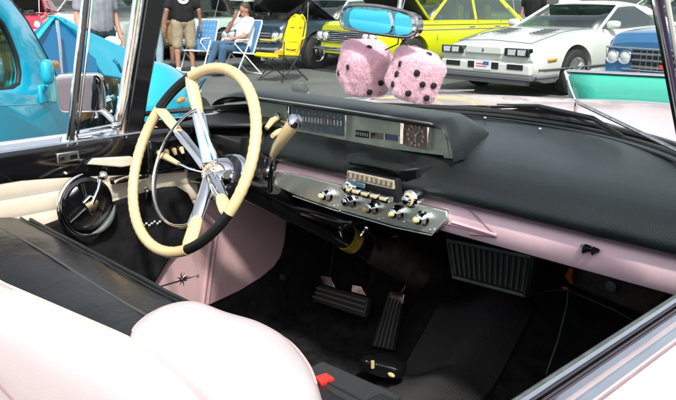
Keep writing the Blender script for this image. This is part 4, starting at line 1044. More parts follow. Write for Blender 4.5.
grille(r, 2.46, .50, .74, .7, 5); bumper(r, 2.55, .42, .94, .08)
for y in (.78, -.78): lamp(r, 2.47, y, .66, .09)

# ---------- blue sixties car, right
sp = dict(L=5.4, W=2.0, col='blue', zb=.26, wr=.35, axf=1.75, axr=-1.6, crown=.03, tuck=.90, hub='chrome',
          top=[(-2.7, .78), (-1.8, .90), (-.5, .93), (.9, .98), (1.9, .97), (2.5, .93), (2.66, .88), (2.7, .80)],
          roof=[(1.0, .95), (.35, 1.36), (-1.0, 1.36), (-1.9, .93)], bp=[], cp=.35, pcol='oldchrome', roofcol='blue')
r, sy, sline, hw = lotcar('blue_sedan', 'metallic blue sixties car at the right, paired round headlights beside dark grille', 'car', 652, 9.3, 30, sp)
x = 2.7
grille(r, x+.03, .50, .73, .46, 3, m='oldchrome', vert=12, bow=.05)
for y in (.56, .735, -.56, -.735): lamp(r, x+.015, y, .64, .072)
b = MB(); b.tube([(x+.05-.05*u*u, u*.84, .755) for u in [k/6-1 for k in range(13)]], .014, 8); b.tube([(x+.05-.05*u*u, u*.60, .50) for u in [k/6-1 for k in range(13)]], .012, 8); b.build('grille_surround', 'chrome', r)
bumper(r, x+.12, .42, .99, .085)
b = MB()
for k in range(9): y = -.62+k*.155; b.ell((x-.12, y, .885), (.035, .02, .012), seg=10, rings=6)
b.build('hood_letter_stud', 'chrome', r)
b = MB(); b.tube([(x-.15, .0, .90), (x-.8, .0, .955), (1.2, 0, .985)], [.02, .03, .02], 8, flat=.6); b.tube([(x-.5, .45, .91), (x-.9, .48, .965), (x-1.2, .48, .95)], [.006, .02, .006], 8); b.tube([(x-.5, -.45, .91), (x-.9, -.48, .965), (x-1.2, -.48, .95)], [.006, .02, .006], 8); b.build('hood_spear', 'chrome', r)
b = MB(); b.prism([(x+.06, -.05, .53), (x+.06, .05, .53), (x+.06, .08, .58), (x+.06, -.08, .58)], (.01, 0, 0)); b.build('grille_badge', 'platered', r)
sline('side_trim', 'chrome', [(2.5, .60), (-2.5, .60)], .012); doors(sline, (.95, -.5), .3, .93)

# ---------- aqua and white car, close on the right: tail fin towards the picture's centre
L0 = 4.9
r = root('aqua_sedan', 'aqua green and white fifties car side-on at the right, tail pointing to the middle', 'car')
A = on(566, 69, 2, .90); Bq = on(676, 77, 2, .885)
h = (Vector((Bq.x, Bq.y, 0))-Vector((A.x, A.y, 0))).normalized()
r.location = (A.x, A.y, 0); r.rotation_euler = (0, 0, math.atan2(h.y, h.x))
# local: x forward (to picture right), y to the far side, z up; near side at y=0
def aq(x): return .90-.012*min(x, 2)
b = MB(); rows = []
for i in range(41):
    x = L0*i/40; e = min(1, x/.3)**.5; e2 = min(1, (L0-x)/.4)**.5; e = min(e, e2)
    zt = .895 if x < 2.6 else .895-.03*(x-2.6)/2.3; lean = .0
    s = x+.0
    q = 1-min(1, x/.4); fz = lerp(.74, zt, min(1, max(0, (x-1.0)/.8))); dz = lerp(.70, .84, min(1, max(0, (x-1.0)/.8)))
    rows.append([(s+.20*q, .08, .30), (s+.16*q, .02, .42), (s+.13*q, 0, .62), (s+.03*q, .008, .80), (s, .02, zt-.03), (s, .04, zt), (s, .065, zt-.005), (s, .12, dz), (s, .90, dz+.02), (s, 1.65, dz), (s, 1.71, fz-.01), (s, 1.76, fz), (s, 1.80, .62), (s, 1.78, .42), (s, 1.72, .30)])
b = MB(); vs = b.grid(rows); b.bm.faces.new(vs[0][::-1]); b.bm.faces.new(vs[-1])
body = b.build('body', 'ivory', r, angle=30)
# aqua side band
b = MB(); rows = []
for i in range(31):
    x = .02+4.5*i/30; rows.append([(x+.10*(1-min(1, x/.3)), -.006, .625), (x+.07*(1-min(1, x/.3)), -.012, .70), (x+.02*(1-min(1, x/.3)), -.008, .80), (x, .006, .855), (x, .022, .872)])
b.grid(rows); b.build('side_panel', 'aqua', body, thick=.006)
b = MB(); b.tube([(.14, -.012, .618), (2, -.012, .618), (4.6, -.012, .618)], .011, 8); b.tube([(-.01, .02, .885), (.6, .02, .885), (4.4, .02, .878)], .010, 8); b.tube([(-.01, .02, .885), (.04, -.01, .78), (.12, -.012, .62)], .010, 8); b.build('side_trim', 'chrome', body)
b = MB(); b.tube([(.18, -.004, .57), (2, -.004, .57), (4.6, -.004, .57)], .012, 8); b.build('lower_trim', 'oldchrome', body)
for y in (.10, 1.70):
    b = MB(); b.ell((.10, y, .70), (.03, .04, .06)); b.build('tail_light', 'lampred', r)
b = MB(); b.tube([(.45, -.02, .40), (.16, .0, .40), (.12, .4, .40), (.12, 1.4, .40), (.16, 1.80, .40), (.45, 1.82, .40)], .06, 10, flat=.55); b.build('rear_bumper', 'chrome', r)
for xx in (1.25, 4.05):
    for yy, sd in ((.10, -1), (1.70, 1)): wheel(r, (xx, yy, .34), side=sd, r=.34)
b = MB(); rows = []
for t in [k/8 for k in range(9)]:
    x = lerp(1.75, 3.0, t); rows.append([(x, .9+u*.60, 1.36+.03*math.sin(math.pi*t)-.04*abs(u)**4) for u in [k/5-1 for k in range(11)]])
b.grid(rows); b.build('roof', 'ivory', r, thick=.04)
b = MB(); b.prism([(1.25, .16, .86), (1.75, .28, 1.36), (3.0, .28, 1.36), (3.35, .16, .86)], (0, .01, 0)); b.prism([(1.25, 1.64, .86), (1.75, 1.52, 1.36), (3.0, 1.52, 1.36), (3.35, 1.64, .86)], (0, .01, 0)); b.build('side_window', 'tint', r)
b = MB(); b.tube([(1.25, .16, .86), (1.75, .28, 1.36)], .05, 8); b.tube([(3.35, .16, .86), (3.0, .28, 1.36)], .02, 8); b.tube([(1.25, 1.64, .86), (1.75, 1.52, 1.36)], .05, 8); b.tube([(3.35, 1.64, .86), (3.0, 1.52, 1.36)], .02, 8); b.build('window_pillar', 'ivory', r)

# ---------- far cars
def far(name, label, px, d, al, colr, roofc=None, high=0, hood=None, wagon=False, grp='cars parked far back in the lot'):
    s = dict(L=4.7, W=1.84, col=colr, zb=.26, wr=.33, axf=1.45, axr=-1.35, crown=.02, hub='alum',
             top=[(-2.35, .82+high), (-1.6, .92+high), (-.5, .94+high), (.8, .95+high), (1.8, .90+high), (2.25, .84+high), (2.35, .74+high)],
             roof=[(.9, .95+high), (.3, 1.38+high*1.6), (-1.2 if not wagon else -2.0, 1.38+high*1.6), (-1.8 if not wagon else -2.25, .94+high)], bp=[-.35] + ([-1.3] if wagon else []), cp=.2, pcol=roofc or colr, roofcol=roofc or colr)
    r, sy, sline, hw = lotcar(name, label, 'car', px, d, al, s, grp)
    grille(r, 2.36, .50, .66+high, .5, 4, m='oldchrome'); bumper(r, 2.42, .42, .9, .08)
    for y in (.72, -.72): lamp(r, 2.36, y, .63+high, .09)
    doors(sline, (.8, -.4), .3, .9)
    if hood: openhood(r, .9, .95, 1.3, .8, hood, colr)
    return r
far('grey_car', 'dark grey car with a raised lid between the white coupe roof and the blue car', 612, 15.5, 40, 'greyp')
far('white_wagon', 'white wagon at the top right, behind the blue car', 668, 19, 52, 'ivory', high=.12, wagon=True)
far('teal_car', 'dull green car behind the roof of the white sports coupe', 575, 22, 58, 'seafoam')
far('silver_car', 'silver car at the far end of the row behind the white wagon', 640, 27, 60, 'silver')
far('red_car', 'bright red car with its hood up on the grass at the far left', 34, 26, 12, 'redpaint', hood=55)
far('ivory_car', 'cream white car parked beside the red one at the far left', 82, 28, 20, 'ivory')
far('green_car', 'grey green car with round headlights behind the man in the grey shirt', 100, 16.0, 30, 'silver')
far('dark_sedan', 'near-black car with its hood raised, behind the seated man', 232, 18.0, 44, 'blackp', hood=58)
far('charcoal_car', 'charcoal car glimpsed beyond the lime sedan roof', 430, 24, 50, 'greyp')
far('black_car', 'black car on the grass beyond the cream white one', 75, 34, 40, 'blackp')
# ================================================================== TEAL FORTIES COUPE (left neighbour, hood open)
P1 = gp(50, 3.2); P2 = gp(190, 5.0); hh = (P2-P1).normalized(); nn = Vector((hh.y, -hh.x, 0))
r = root('teal_coupe', 'turquoise forties coupe parked alongside on the left with its hood raised', 'car', (P1.x, P1.y, 0), math.atan2(hh.y, hh.x))
inv = Matrix.Translation((P1.x, P1.y, 0)) @ Matrix.Rotation(math.atan2(hh.y, hh.x), 4, 'Z'); inv = inv.inverted()
def T(px, py, off=0.0):   # pixel -> local coords on the side plane (moved off metres towards the viewer)
    base = P1+nn*off; d = FV+RV*((px-338)/FPX)+UV*((200-py)/FPX)
    t = (base-CAM).dot(nn)/d.dot(nn); return inv @ (CAM+d*t)
# local: x forward, y left (away from us), near side y=0
b = MB()
b.bm.free()
def sidepoly(pts, th=.05, off=0): return MB().prism([T(x, y, off) for x, y in pts], (0, th, 0))
# door and cowl skin: outer frame round the window
b = MB()
zc = T(50, 75).z
outer = [(-30, -30), (-6, -9), (8, 2), (22, 20), (36, 44), (48, 67), (56, 84), (62, 104), (66, 150), (-30, 160)]
inner = [(-22, -8), (-10, 10), (2, 24), (9, 38), (16, 56), (19, 72), (17.5, 84), (10, 89), (-10, 91), (-30, 92)]
n_ = len(outer)
va = [b.bm.verts.new(T(x, y)) for x, y in outer]; vb = [b.bm.verts.new(T(x, y)) for x, y in inner]
pairs = [(0, 0), (1, 1), (2, 2), (3, 3), (4, 4), (5, 5), (6, 6), (7, 7), (8, 8), (9, 9)]
for i in range(9): b.bm.faces.new((va[i], va[i+1], vb[i+1], vb[i]))
b.bm.faces.new((va[9], va[0], vb[0], vb[9]))
skin = b.build('door', 'teal', r, thick=.03, bevel=.008)
b = MB(); b.tube([T(x, y, .004) for x, y in ((-30, 92), (-10, 91), (10, 89), (17.5, 84), (19, 72), (16, 56), (9, 38), (2, 24), (-10, 10))], .010, 8); b.build('window_rubber', 'rubber', skin)
b = MB(); b.tube([T(x, y, .002) for x, y in ((-6, 2), (8, 12), (20, 30), (31, 52), (38, 70), (44, 92), (46, 108), (46, 150))], .003, 6); b.build('door_seam', 'tealdark', skin)
b = MB(); b.tube([T(x, y, .006) for x, y in ((-30, 107), (10, 105), (46, 104)) ], .010, 8); b.build('crease', 'teal', skin)
b = MB(); b.tube([T(x, y, .006) for x, y in ((46, 104), (66, 103.5)) ], .008, 8); b.build('crease', 'teal', r)
b = MB(); b.box(T(42, 94, .01), (.07, .03, .08)); b.build('door_hinge', 'teal', skin, bevel=.01)
b = MB(); b.prism([T(x, y, -.02) for x, y in ((-30, 20), (10, 20), (24, 92), (-30, 96))], (0, .006, 0)); b.build('side_window', 'tint', skin, smooth=False)
b = MB(); b.box(T(-2, 96, -.55), (1.6, .6, .35)); b.box(T(5, 82, -.75), (.5, .9, .04)); b.build('seat', 'tan', r, bevel=.03)
# A pillar rubber and windscreen
b = MB(); b.tube([T(x, y, -.02) for x, y in ((10, 2), (24, 20), (38, 44), (50, 67), (58, 84))], .012, 8); b.build('windshield_rubber', 'rubber', r)
b = MB(); q = [T(58, 84, -.03), T(24, 20, -.03), T(8, 0, -.03)]; b.grid([[p, p+Vector((.12, .45, .0)), p+Vector((.12, .95, 0)), p+Vector((0, 1.4, 0))] for p in q]); b.build('windshield', 'tint', r)
# roof and far side, tail
b = MB(); rows = []
t0 = T(50, 75)
for t in [k/12 for k in range(13)]:
    x = lerp(-.28, -2.3, t); zz = 1.36+.13*math.sin(math.pi*min(1, t*1.5+.18))-(.45*max(0, t-.55)**1.3)
    rows.append([(x, y, zz-.16*abs((y-.7)/.7)**3) for y in [k*.1-.02 for k in range(15)]])
b.grid(rows); b.build('roof', 'teal', r, thick=.03)
b = MB(); rows = []
for t in [k/14 for k in range(15)]:
    x = lerp(-.95, -3.0, t); rows.append([(x, y0+.12*t*t, z) for y0, z in ((-.04, .35), (-.06, .6), (-.03, .85), (0, 1.0), (.03, 1.22-.25*max(0, t-.4)), (.08, 1.3-.4*max(0, t-.3)))])
b.grid(rows); b.build('rear_side', 'teal', r, thick=.02)
b = MB(); b.prism([(-3.0, .05, .35), (-3.0, .1, .95), (-2.6, .4, 1.1), (-2.6, 1.3, 1.0), (-3.0, 1.4, .4)], (.05, 0, 0)); b.prism([(.3, 1.4, .4), (.3, 1.4, .95), (-.6, 1.4, .98), (-3, 1.4, .9), (-3, 1.4, .4)], (0, .04, 0)); b.build('far_side', 'teal', r)
b = MB(); b.ell((-2.35, -.10, .52), (.62, .18, .42)); b.build('rear_fender', 'teal', r)
# cowl box and engine
b = MB(); b.prism([T(58, 84), T(66, 78), T(76, 84), T(80, 150), T(66, 150)], (0, 1.3, 0)); b.build('cowl', 'teal', r, bevel=.03)
e0 = T(100, 100, -.35)
b = MB(); rr_ = random.Random(5)
b.box(e0+Vector((.1, .35, -.12)), (1.5, .8, .2))
for k in range(16): b.box(e0+Vector((rr_.uniform(-.55, .75), rr_.uniform(-.12, .6), rr_.uniform(-.06, .10))), (rr_.uniform(.05, .3), rr_.uniform(.05, .25), rr_.uniform(.05, .16)), Matrix.Rotation(rr_.uniform(-.5, .5), 3, 'Z'))
eg = b.build('engine', 'engine', r, bevel=.012)
b = MB()
for k in range(5): z = e0.z+.05*rr_.random(); b.tube([e0+Vector((-.4+k*.22, -.14, -.05)), e0+Vector((-.35+k*.22, -.1, .10)), e0+Vector((-.2+k*.22, .1, .14))], .018, 8)
b.tube([e0+Vector((-.5, -.16, .03)), e0+Vector((.8, -.16, .06))], .02, 8); b.tube([e0+Vector((-.2, -.2, -.12)), e0+Vector((-.18, -.2, .12))], .012, 8); b.lathe([(0, .16), (.07, .16), (.09, .1)], e0+Vector((.15, .2, .08)), (0, 0, 1), 20)
b.build('engine_pipe', 'chrome', eg)
# raised hood: dark underside and bright flange
D0 = lambda x, y, d: inv @ pt(x, y, d)
b = MB(); U = [D0(28, 46, 3.9), D0(40, 30, 4.0), D0(55, 17, 4.1), D0(64, 20, 4.1), D0(86, 33, 4.2), D0(96, 58, 4.2), D0(100, 80, 4.1), D0(70, 86, 3.9), D0(36, 86, 3.8)]
b.prism(U, (0, .03, .0)); ho = b.build('hood', 'tealinner', r, smooth=True, bevel=.01)
b = MB(); 
cth = Vector((0, .05, 0))
b.grid([[D0(53, 15, 4.08), D0(30, 42, 3.88)], [D0(55, 17.5, 4.06), D0(33, 46, 3.86)]]); 
b.prism([D0(54, 15, 4.05), D0(64, 17, 4.1), D0(86, 30, 4.2), D0(108, 39.5, 4.3), D0(130, 50, 4.4), D0(131, 80, 4.4), D0(104, 76, 4.22), D0(92, 60, 4.17), D0(85, 46, 4.14), D0(74, 30, 4.08), D0(63, 21, 4.05)], cth)
b.build('hood_flange', 'teal', ho, bevel=.008)
b = MB(); b.tube([D0(57, 21, 3.95), D0(60, 50, 3.85), D0(63.5, 84, 3.7)], .008, 8); b.build('hood_prop', 'chrome', ho)
b = MB(); b.tube([D0(114, 60, 4.2), D0(118, 64, 4.18), D0(122, 72, 4.2)], .010, 8); b.build('hood_latch', 'tealdark', ho)
b = MB(); b.tube([T(44, 90, .03), T(47, 84, .07)], .01, 8); mq = T(47.5, 72, .07); b.ell(mq, (.034, .02, .05), power=3); b.build('side_mirror', 'teal', skin)
# front fender with marker light
fc_ = inv @ pt(158, 108, 4.75)
b = MB(); b.ell(fc_+Vector((.04, 0, -.04)), (.50, .24, .31), Matrix.Rotation(R_(20), 3, 'Y'), seg=40, rings=24, power=2.2); ff = b.build('front_fender', 'teal', r)
for k, (dx, rad) in enumerate(((.18, .24), (.02, .29))):
    b = MB(); b.tube([fc_+Vector((.16+dx+rad*.9*math.cos(R_(a)), -.235+.05*abs(math.cos(R_(a)))+.10*max(0, math.cos(R_(a)))**2, -.08+rad*math.sin(R_(a)))) for a in range(15, 170, 9)], .006, 6); b.build('fender_bead', 'tealdark', ff)
p = inv @ pt(181, 100, 4.42)
b = MB(); b.ell(p, (.055, .015, .016), power=3); b.build('marker_light', 'amber', ff)
b = MB(); b.lathe([(0, .10), (.03, .105), (.05, .08)], fc_+Vector((.56, -.02, .02)), (1, 0, 0), 20); b.build('headlight', 'chrome', ff)
b = MB(); b.ell(fc_+Vector((-.02, 1.45, 0)), (.66, .26, .33), seg=30, rings=20); b.build('front_fender', 'teal', r)
b = MB(); b.box((1.45, .75, .60), (.9, .8, .5)); b.build('nose', 'teal', r, bevel=.15, segs=5)
for xx, yy, sd in ((2.0, -.02, -1), (2.0, 1.4, 1), (-2.35, -.05, -1), (-2.35, 1.4, 1)): wheel(r, (xx, yy, .33), side=sd, r=.33)
SAZ=125; SEL=50; SUNE=2.8; SUNA=4.0; SKYS=.14; EXPO=.8
# ================================================================== PEOPLE
def remesh(b, name, m, parent, vox, smooth=4):
    o = b.build(name, m, parent, smooth=True, angle=180)
    md = o.modifiers.new('r', 'REMESH'); md.mode = 'VOXEL'; md.voxel_size = vox; md.use_smooth_shade = True
    if smooth:
        md = o.modifiers.new('s', 'SMOOTH'); md.factor = .5; md.iterations = smooth
    bpy.context.view_layer.update(); bake(o)
    if not o.data.materials: o.data.materials.append(M[m])
    o.data.polygons.foreach_set('use_smooth', [True]*len(o.data.polygons))
    return o
STAND = dict(pel=(0, 0, .96), chest=(0, 0, 1.30), neck=(0, 0, 1.50), head=(.02, 0, 1.64),
             shL=(0, .19, 1.44), elL=(-.02, .25, 1.14), wrL=(.05, .27, .88), haL=(.08, .27, .80),
             shR=(0, -.19, 1.44), elR=(-.02, -.25, 1.14), wrR=(.05, -.27, .88), haR=(.08, -.27, .80),
             hiL=(0, .10, .92), knL=(.02, .13, .50), anL=(-.02, .14, .09), toL=(.14, .16, .04),
             hiR=(0, -.10, .92), knR=(.02, -.13, .50), anR=(-.02, -.14, .09), toR=(.14, -.16, .04))
def person(label, loc, rz, pose=None, skin='skin', top='blacktee', bottom='khaki', shorts=True, shoes='shoe', hair='hairbrown', look=0, fat=1.0, bottom_top=None, sleeves=.55, cap=None, scale=1.0, group=None):
    J = {k: Vector(v) for k, v in STAND.items()}
    if pose: J.update({k: Vector(v) for k, v in pose.items()})
    r = root('person', label, 'person', loc, rz, group); r.scale = (scale,)*3
    hd = J['head']; up = (hd-J['neck']).normalized(); f = Vector((math.cos(R_(look)), math.sin(R_(look)), 0)); f = (f-up*f.dot(up)).normalized(); sd = up.cross(f)
    def H(a, s, u): return hd+f*a+sd*s+up*u
    b = MB()
    b.ell(H(-.01, 0, .03), (.098, .078, .105)); 
    b.cap(H(.035, 0, -.05), H(.055, 0, -.075), .055, .040); b.cap(H(.088, 0, .0), H(.108, 0, -.022), .012, .014)
    b.ell(H(.085, 0, -.055), (.018, .028, .012))
    for s in (1, -1):
        b.cap(H(-.01, s*.078, .012), H(-.008, s*.082, -.022), .014, .010); b.ell(H(.078, s*.032, .022), (.016, .02, .010))
    b.cap(J['neck']-up*.05, hd-up*.05, .058, .052)
    b.cap(J['chest'], J['neck']-up*.06, .12*fat, .07)
    for s in 'LR':
        b.cap(J['sh'+s], J['el'+s], .052, .042); b.cap(J['el'+s], J['wr'+s], .043, .027)
        w, h_ = J['wr'+s], J['ha'+s]; dv = (h_-w).normalized(); L_ = .075
        sdv = Vector((0, 1, 0)) if s == 'L' else Vector((0, -1, 0))
        flat_ = (f-dv*f.dot(dv)).normalized(); nrm = dv.cross(flat_)
        b.cap(w, w+dv*.07+flat_*.018, .026, .019); b.cap(w, w+dv*.07-flat_*.018, .026, .019)
        for k, ln in enumerate((.062, .078, .084, .076)):
            o_ = w+dv*.072+flat_*(.033-.0215*(3-k)+0)
            m_ = o_+dv*ln*.55+nrm*.006*(1 if s == 'L' else -1); b.cap(o_, m_, .0095, .009, 8); b.cap(m_, m_+dv*ln*.45+nrm*.016*(1 if s == 'L' else -1), .009, .0075, 8)
        o_ = w+dv*.02+flat_*.03; b.cap(o_, o_+flat_*.026+dv*.025, .012, .010, 8); b.cap(o_+flat_*.026+dv*.025, o_+flat_*.032+dv*.055, .010, .008, 8)
        hi, kn, an = J['hi'+s], J['kn'+s], J['an'+s]
        b.cap(hi, kn, .082*fat, .056); ca = kn.lerp(an, .28)
        back = (an-kn).normalized().cross(Vector((0, 1, 0)))
        b.cap(kn, ca, .055, .058); b.cap(ca, an, .056, .036); b.cap(an, an+Vector((0, 0, -.04)), .034, .036)
    b.cap(J['pel'], J['chest'], .105*fat, .11*fat)
    remesh(b, 'body', skin, r, .0085, 3)
    for s in (1, -1):
        b = MB(); b.ell(H(.083, s*.031, .020), (.008, .011, .008), seg=12, rings=8); b.build('eye', 'eye', r)
    b = MB(); b.ell(H(.100, 0, -.054), (.006, .022, .005), seg=12, rings=8); b.build('mouth', 'lip', r)
    if hair:
        b = MB(); b.ell(H(-.026, 0, .055), (.098, .084, .098)); b.ell(H(-.055, 0, .0), (.062, .074, .075)); remesh(b, 'hair', hair, r, .012, 2)
    if cap:
        b = MB(); b.ell(H(-.01, 0, .07), (.11, .10, .085)); b.cap(H(.08, -.03, .075), H(.16, 0, .06), .02, .015); b.cap(H(.08, .03, .075), H(.16, 0, .06), .02, .015); remesh(b, 'cap', cap, r, .012, 2)
    # shirt
    b = MB(); ch, pe, nk = J['chest'], J['pel'], J['neck']
    side_ = (J['shL']-J['shR']).normalized()
    for s in (1, -1):
        b.cap(ch+side_*.075*s, pe.lerp(ch, .12)+side_*.062*s, .128*fat, .132*fat)
    b.cap(J['shL'].lerp(J['shR'], .12), J['shR'].lerp(J['shL'], .12), .082, .082); b.cap(ch+(nk-ch)*.2, nk-up*.055, .13*fat, .078)
    b.cap(pe.lerp(ch, .12), ch, .142*fat, .142*fat)
    for s in 'LR':
        e = J['sh'+s].lerp(J['el'+s], sleeves); b.cap(J['sh'+s], e, .078, .072 if sleeves < 1 else .055)
        if sleeves > 1: b.cap(J['el'+s], J['wr'+s].lerp(J['el'+s], .1), .058, .04)
    remesh(b, 'shirt', top, r, .014, 4)
    # trousers
    b = MB(); b.cap(pe, pe.lerp(ch, .12), .134*fat, .134*fat)
    b.cap(pe+side_*.065+Vector((0, 0, .03)), J['hiL'], .125*fat, .115*fat); b.cap(pe-side_*.065+Vector((0, 0, .03)), J['hiR'], .125*fat, .115*fat)
    for s in 'LR':
        hi, kn, an = J['hi'+s], J['kn'+s], J['an'+s]
        if shorts:
            e = hi.lerp(kn, .93); b.cap(hi, e, .112*fat, .098)
        else:
            b.cap(hi, kn, .108*fat, .078); b.cap(kn, an, .078, .062)
    remesh(b, 'shorts' if shorts else 'trousers', bottom, r, .014, 3)
    for s in 'LR':
        an, to = J['an'+s], J['to'+s]
        b = MB(); d = (to-an); d.z = 0; d.normalize(); g_ = Vector((an.x, an.y, min(an.z, to.z)+.015))
        b.cap(g_-d*.035, g_+d*.10, .046, .040); b.cap(g_+d*.05, g_+d*.165+Vector((0, 0, -.006)), .046, .036); b.cap(an, g_, .046, .048)
        remesh(b, 'shoe', shoes, r, .010, 2)
    return r, J
def toward(p):  # heading that looks at the camera from p
    return math.atan2(CAM.y-p.y, CAM.x-p.x)
# standing man, back turned
p = gp(193, 14.0)
r, J = person('man seen from behind in black T-shirt with a white emblem and khaki shorts', p, toward(p)+math.pi+.15, skin='skintan', top='blacktee', bottom='khaki', fat=1.12, sleeves=.75,
              pose=dict(elL=(-.04, .29, 1.16), wrL=(.03, .33, .90), haL=(.05, .33, .80), elR=(-.04, -.29, 1.16), wrR=(.03, -.33, .90), haR=(.05, -.33, .80)))
b = MB(); b.ell((-.165, .0, 1.345), (.012, .10, .085), seg=18, rings=10); em = b.build('shirt_emblem', 'whitetee', r)
b = MB(); b.tube([(-.176, .05, 1.36), (-.178, .0, 1.325), (-.176, -.05, 1.36)], .012, 6); b.ell((-.174, .0, 1.385), (.008, .03, .02), seg=10, rings=6); b.build('emblem_mark', 'platered', em)
# man in pale jeans at the pillar
p = gp(163, 14.2)
person('person in a white top and pale blue jeans beside the dark windscreen pillar', p, toward(p)+2.6, top='whitetee', bottom='lightdenim', shorts=False, sleeves=.6)
# person with tan shorts behind
p = gp(176, 15.0)
person('person in a dark top and tan shorts behind the man in khaki shorts', p, toward(p)+.6, skin='skintan', top='blacktee', bottom='tan', shoes='darkshoe')
# man in grey T-shirt
p = gp(113, 9.6)
person('man in a grey T-shirt and dark jeans behind the raised turquoise hood', p, toward(p)+.5, skin='skin', top='greytee', bottom='darkdenim', shorts=False, fat=1.1, sleeves=.7)
p = gp(117, 7.0, -.20)
SQ = dict(pel=(-.1, 0, .42), chest=(.0, 0, .74), neck=(.06, 0, .92), head=(.10, 0, 1.05), shL=(.04, .19, .87), elL=(.22, .24, .66), wrL=(.42, .18, .62), haL=(.5, .16, .60), shR=(.04, -.19, .87), elR=(.22, -.24, .66), wrR=(.42, -.18, .62), haR=(.5, -.16, .60),
          hiL=(-.08, .10, .40), knL=(.34, .16, .50), anL=(.20, .14, .09), toL=(.36, .16, .04), hiR=(-.08, -.10, .40), knR=(.34, -.16, .50), anR=(.20, -.14, .09), toR=(.36, -.16, .04))
p.z = 0
person('person in a round white cap crouching beyond the turquoise hood', p, toward(p)+2.2, pose=SQ, top='darkdenim', bottom='darkdenim', shorts=False, hair=None, cap='whitetee', scale=.82)
p = gp(11, 17)
person('person in a lavender shirt and pale jeans walking at the far left edge', p, toward(p)+2.0, top='lavender', bottom='lightdenim', shorts=False, sleeves=.6)
p = gp(520, 17.5)
person('man in a black T-shirt and jeans standing behind the white sports coupe', p, toward(p)-.3, top='blacktee', bottom='lightdenim', shorts=False, sleeves=.6, skin='skintan')
p = gp(553, 20)
person('person in a white shirt far behind the white coupe roof', p, toward(p)+.4, top='whitetee', bottom='darkdenim', shorts=False)

# lawn chairs: local x = forward
def lawn_chair(label, loc, rz):
    r = root('lawn_chair', label, 'lawn chair', loc, rz, 'folding lawn chairs with blue webbing')
    for s in (1, -1):
        y = s*.27
        b = MB(); b.tube([(.28, y, .0), (-.02, y, .60), (.0, y, .64), (.26, y, .62), (.28, y, .58), (-.24, y, .02), (-.26, y, 0)], .013, 8); b.build('leg', 'whitetube', r)
        b = MB(); b.box((.12, y, .645), (.24, .045, .02)); b.build('armrest', 'whitetube', r, bevel=.006)
    b = MB(); b.tube([(-.10, -.25, .38), (-.30, -.25, .92), (-.32, -.22, .97), (-.32, .22, .97), (-.30, .25, .92), (-.10, .25, .38)], .013, 8); b.tube([(-.12, -.25, .38), (.28, -.25, .42), (.28, .25, .42), (-.12, .25, .38)], .013, 8, closed=True)
    b.tube([(.28, -.27, .01), (.28, .27, .01)], .012, 8); b.tube([(-.26, -.27, .01), (-.26, .27, .01)], .012, 8); b.build('frame', 'whitetube', r)
    b = MB()
    for k in range(6): y = -.20+k*.08; b.prism([(-.10, y-.03, .40), (-.10, y+.03, .40), (-.315, y+.03, .965), (-.315, y-.03, .965)], (-.006, 0, 0))
    for k in range(6):
        t = .1+k*.16; x = lerp(-.10, -.315, t); z = lerp(.40, .965, t); b.prism([(x-.004+.012, -.25, z-.03), (x+.012, .25, z-.03), (x+.012-.02, .25, z+.03), (x+.012-.02, -.25, z+.03)], (-.004, 0, 0))
    b.build('backrest_webbing', 'blueweb', r, smooth=False)
    b = MB()
    for k in range(6): y = -.20+k*.08; b.prism([(-.11, y-.03, .39), (-.11, y+.03, .39), (.28, y+.03, .425), (.28, y-.03, .425)], (0, 0, .006))
    for k in range(5): x = -.06+k*.075; b.box((x, 0, .405+k*.007), (.055, .50, .006))
    b.build('seat_webbing', 'blueweb', r, smooth=False)
    return r
imgR = RV; 
p = gp(247, 13.6); left_head = toward(p)-R_(62)   # faces picture left, slightly to us
lawn_chair('blue webbed lawn chair with white tube frame that the man sits in', p, left_head)
SIT = dict(pel=(-.02, 0, .50), chest=(-.10, 0, .82), neck=(-.12, 0, 1.02), head=(-.09, 0, 1.15),
           shL=(-.10, .19, .96), elL=(.08, .27, .70), wrL=(.30, .22, .66), haL=(.40, .20, .64),
           shR=(-.10, -.19, .96), elR=(.16, -.24, .78), wrR=(.10, -.07, 1.00), haR=(.07, -.03, 1.08),
           hiL=(.02, .10, .49), knL=(.46, .16, .50), anL=(.52, .14, .09), toL=(.68, .15, .04), hiR=(.02, -.10, .49), knR=(.45, -.12, .55), anR=(.66, -.10, .10), toR=(.82, -.10, .05))
person('seated man in white T-shirt and jeans holding a hand to his mouth', p, left_head, pose=SIT, skin='skintan', top='whitetee', bottom='denim', shorts=False, shoes='darkshoe', fat=1.05, sleeves=.7)
p = gp(207, 14.2)
lawn_chair('empty blue webbed lawn chair between the standing and the seated man', p, toward(p)-R_(40))
# yellow folding camp chair
p = gp(287, 12.4)
r = root('camping_chair', 'bright yellow folding camping chair with thin dark crossed legs, standing empty', 'camping chair', p, toward(p)-R_(48))
b = MB(); rows = []
for i in range(15):
    t = i/14; z = lerp(.42, 1.10, t); x = lerp(-.12, -.36, t); w = .22+.04*math.sin(math.pi*min(1, t*1.1)); w *= (max(0, 1-max(0, (t-.72)/.30)**2))**.5 if t > .72 else 1
    rows.append([(x-.05*(1-u*u)+.015*math.sin(9*u+5*t), u*w, z-.02*(1-u*u)) for u in [k/6-1 for k in range(13)]])
b.grid(rows); bk_ = b.build('backrest', 'yellowfab', r, thick=.012)
b = MB(); b.tube([(-.30, -.16, .88), (-.345, 0, .87), (-.30, .16, .88)], .006, 6); b.tube([(-.16, -.12, .52), (-.19, 0, .50), (-.16, .12, .52)], .010, 6); b.build('backrest_seam', 'darktube', bk_)
b = MB(); rows = []
for i in range(9):
    t = i/8; x = lerp(-.14, .40, t); rows.append([(x, u*.27, .40+.05*t+.03*u*u-.035*math.sin(math.pi*t)*(1-u*u)) for u in [k/6-1 for k in range(13)]])
b.grid(rows); b.build('seat', 'yellowfab', r, thick=.014)
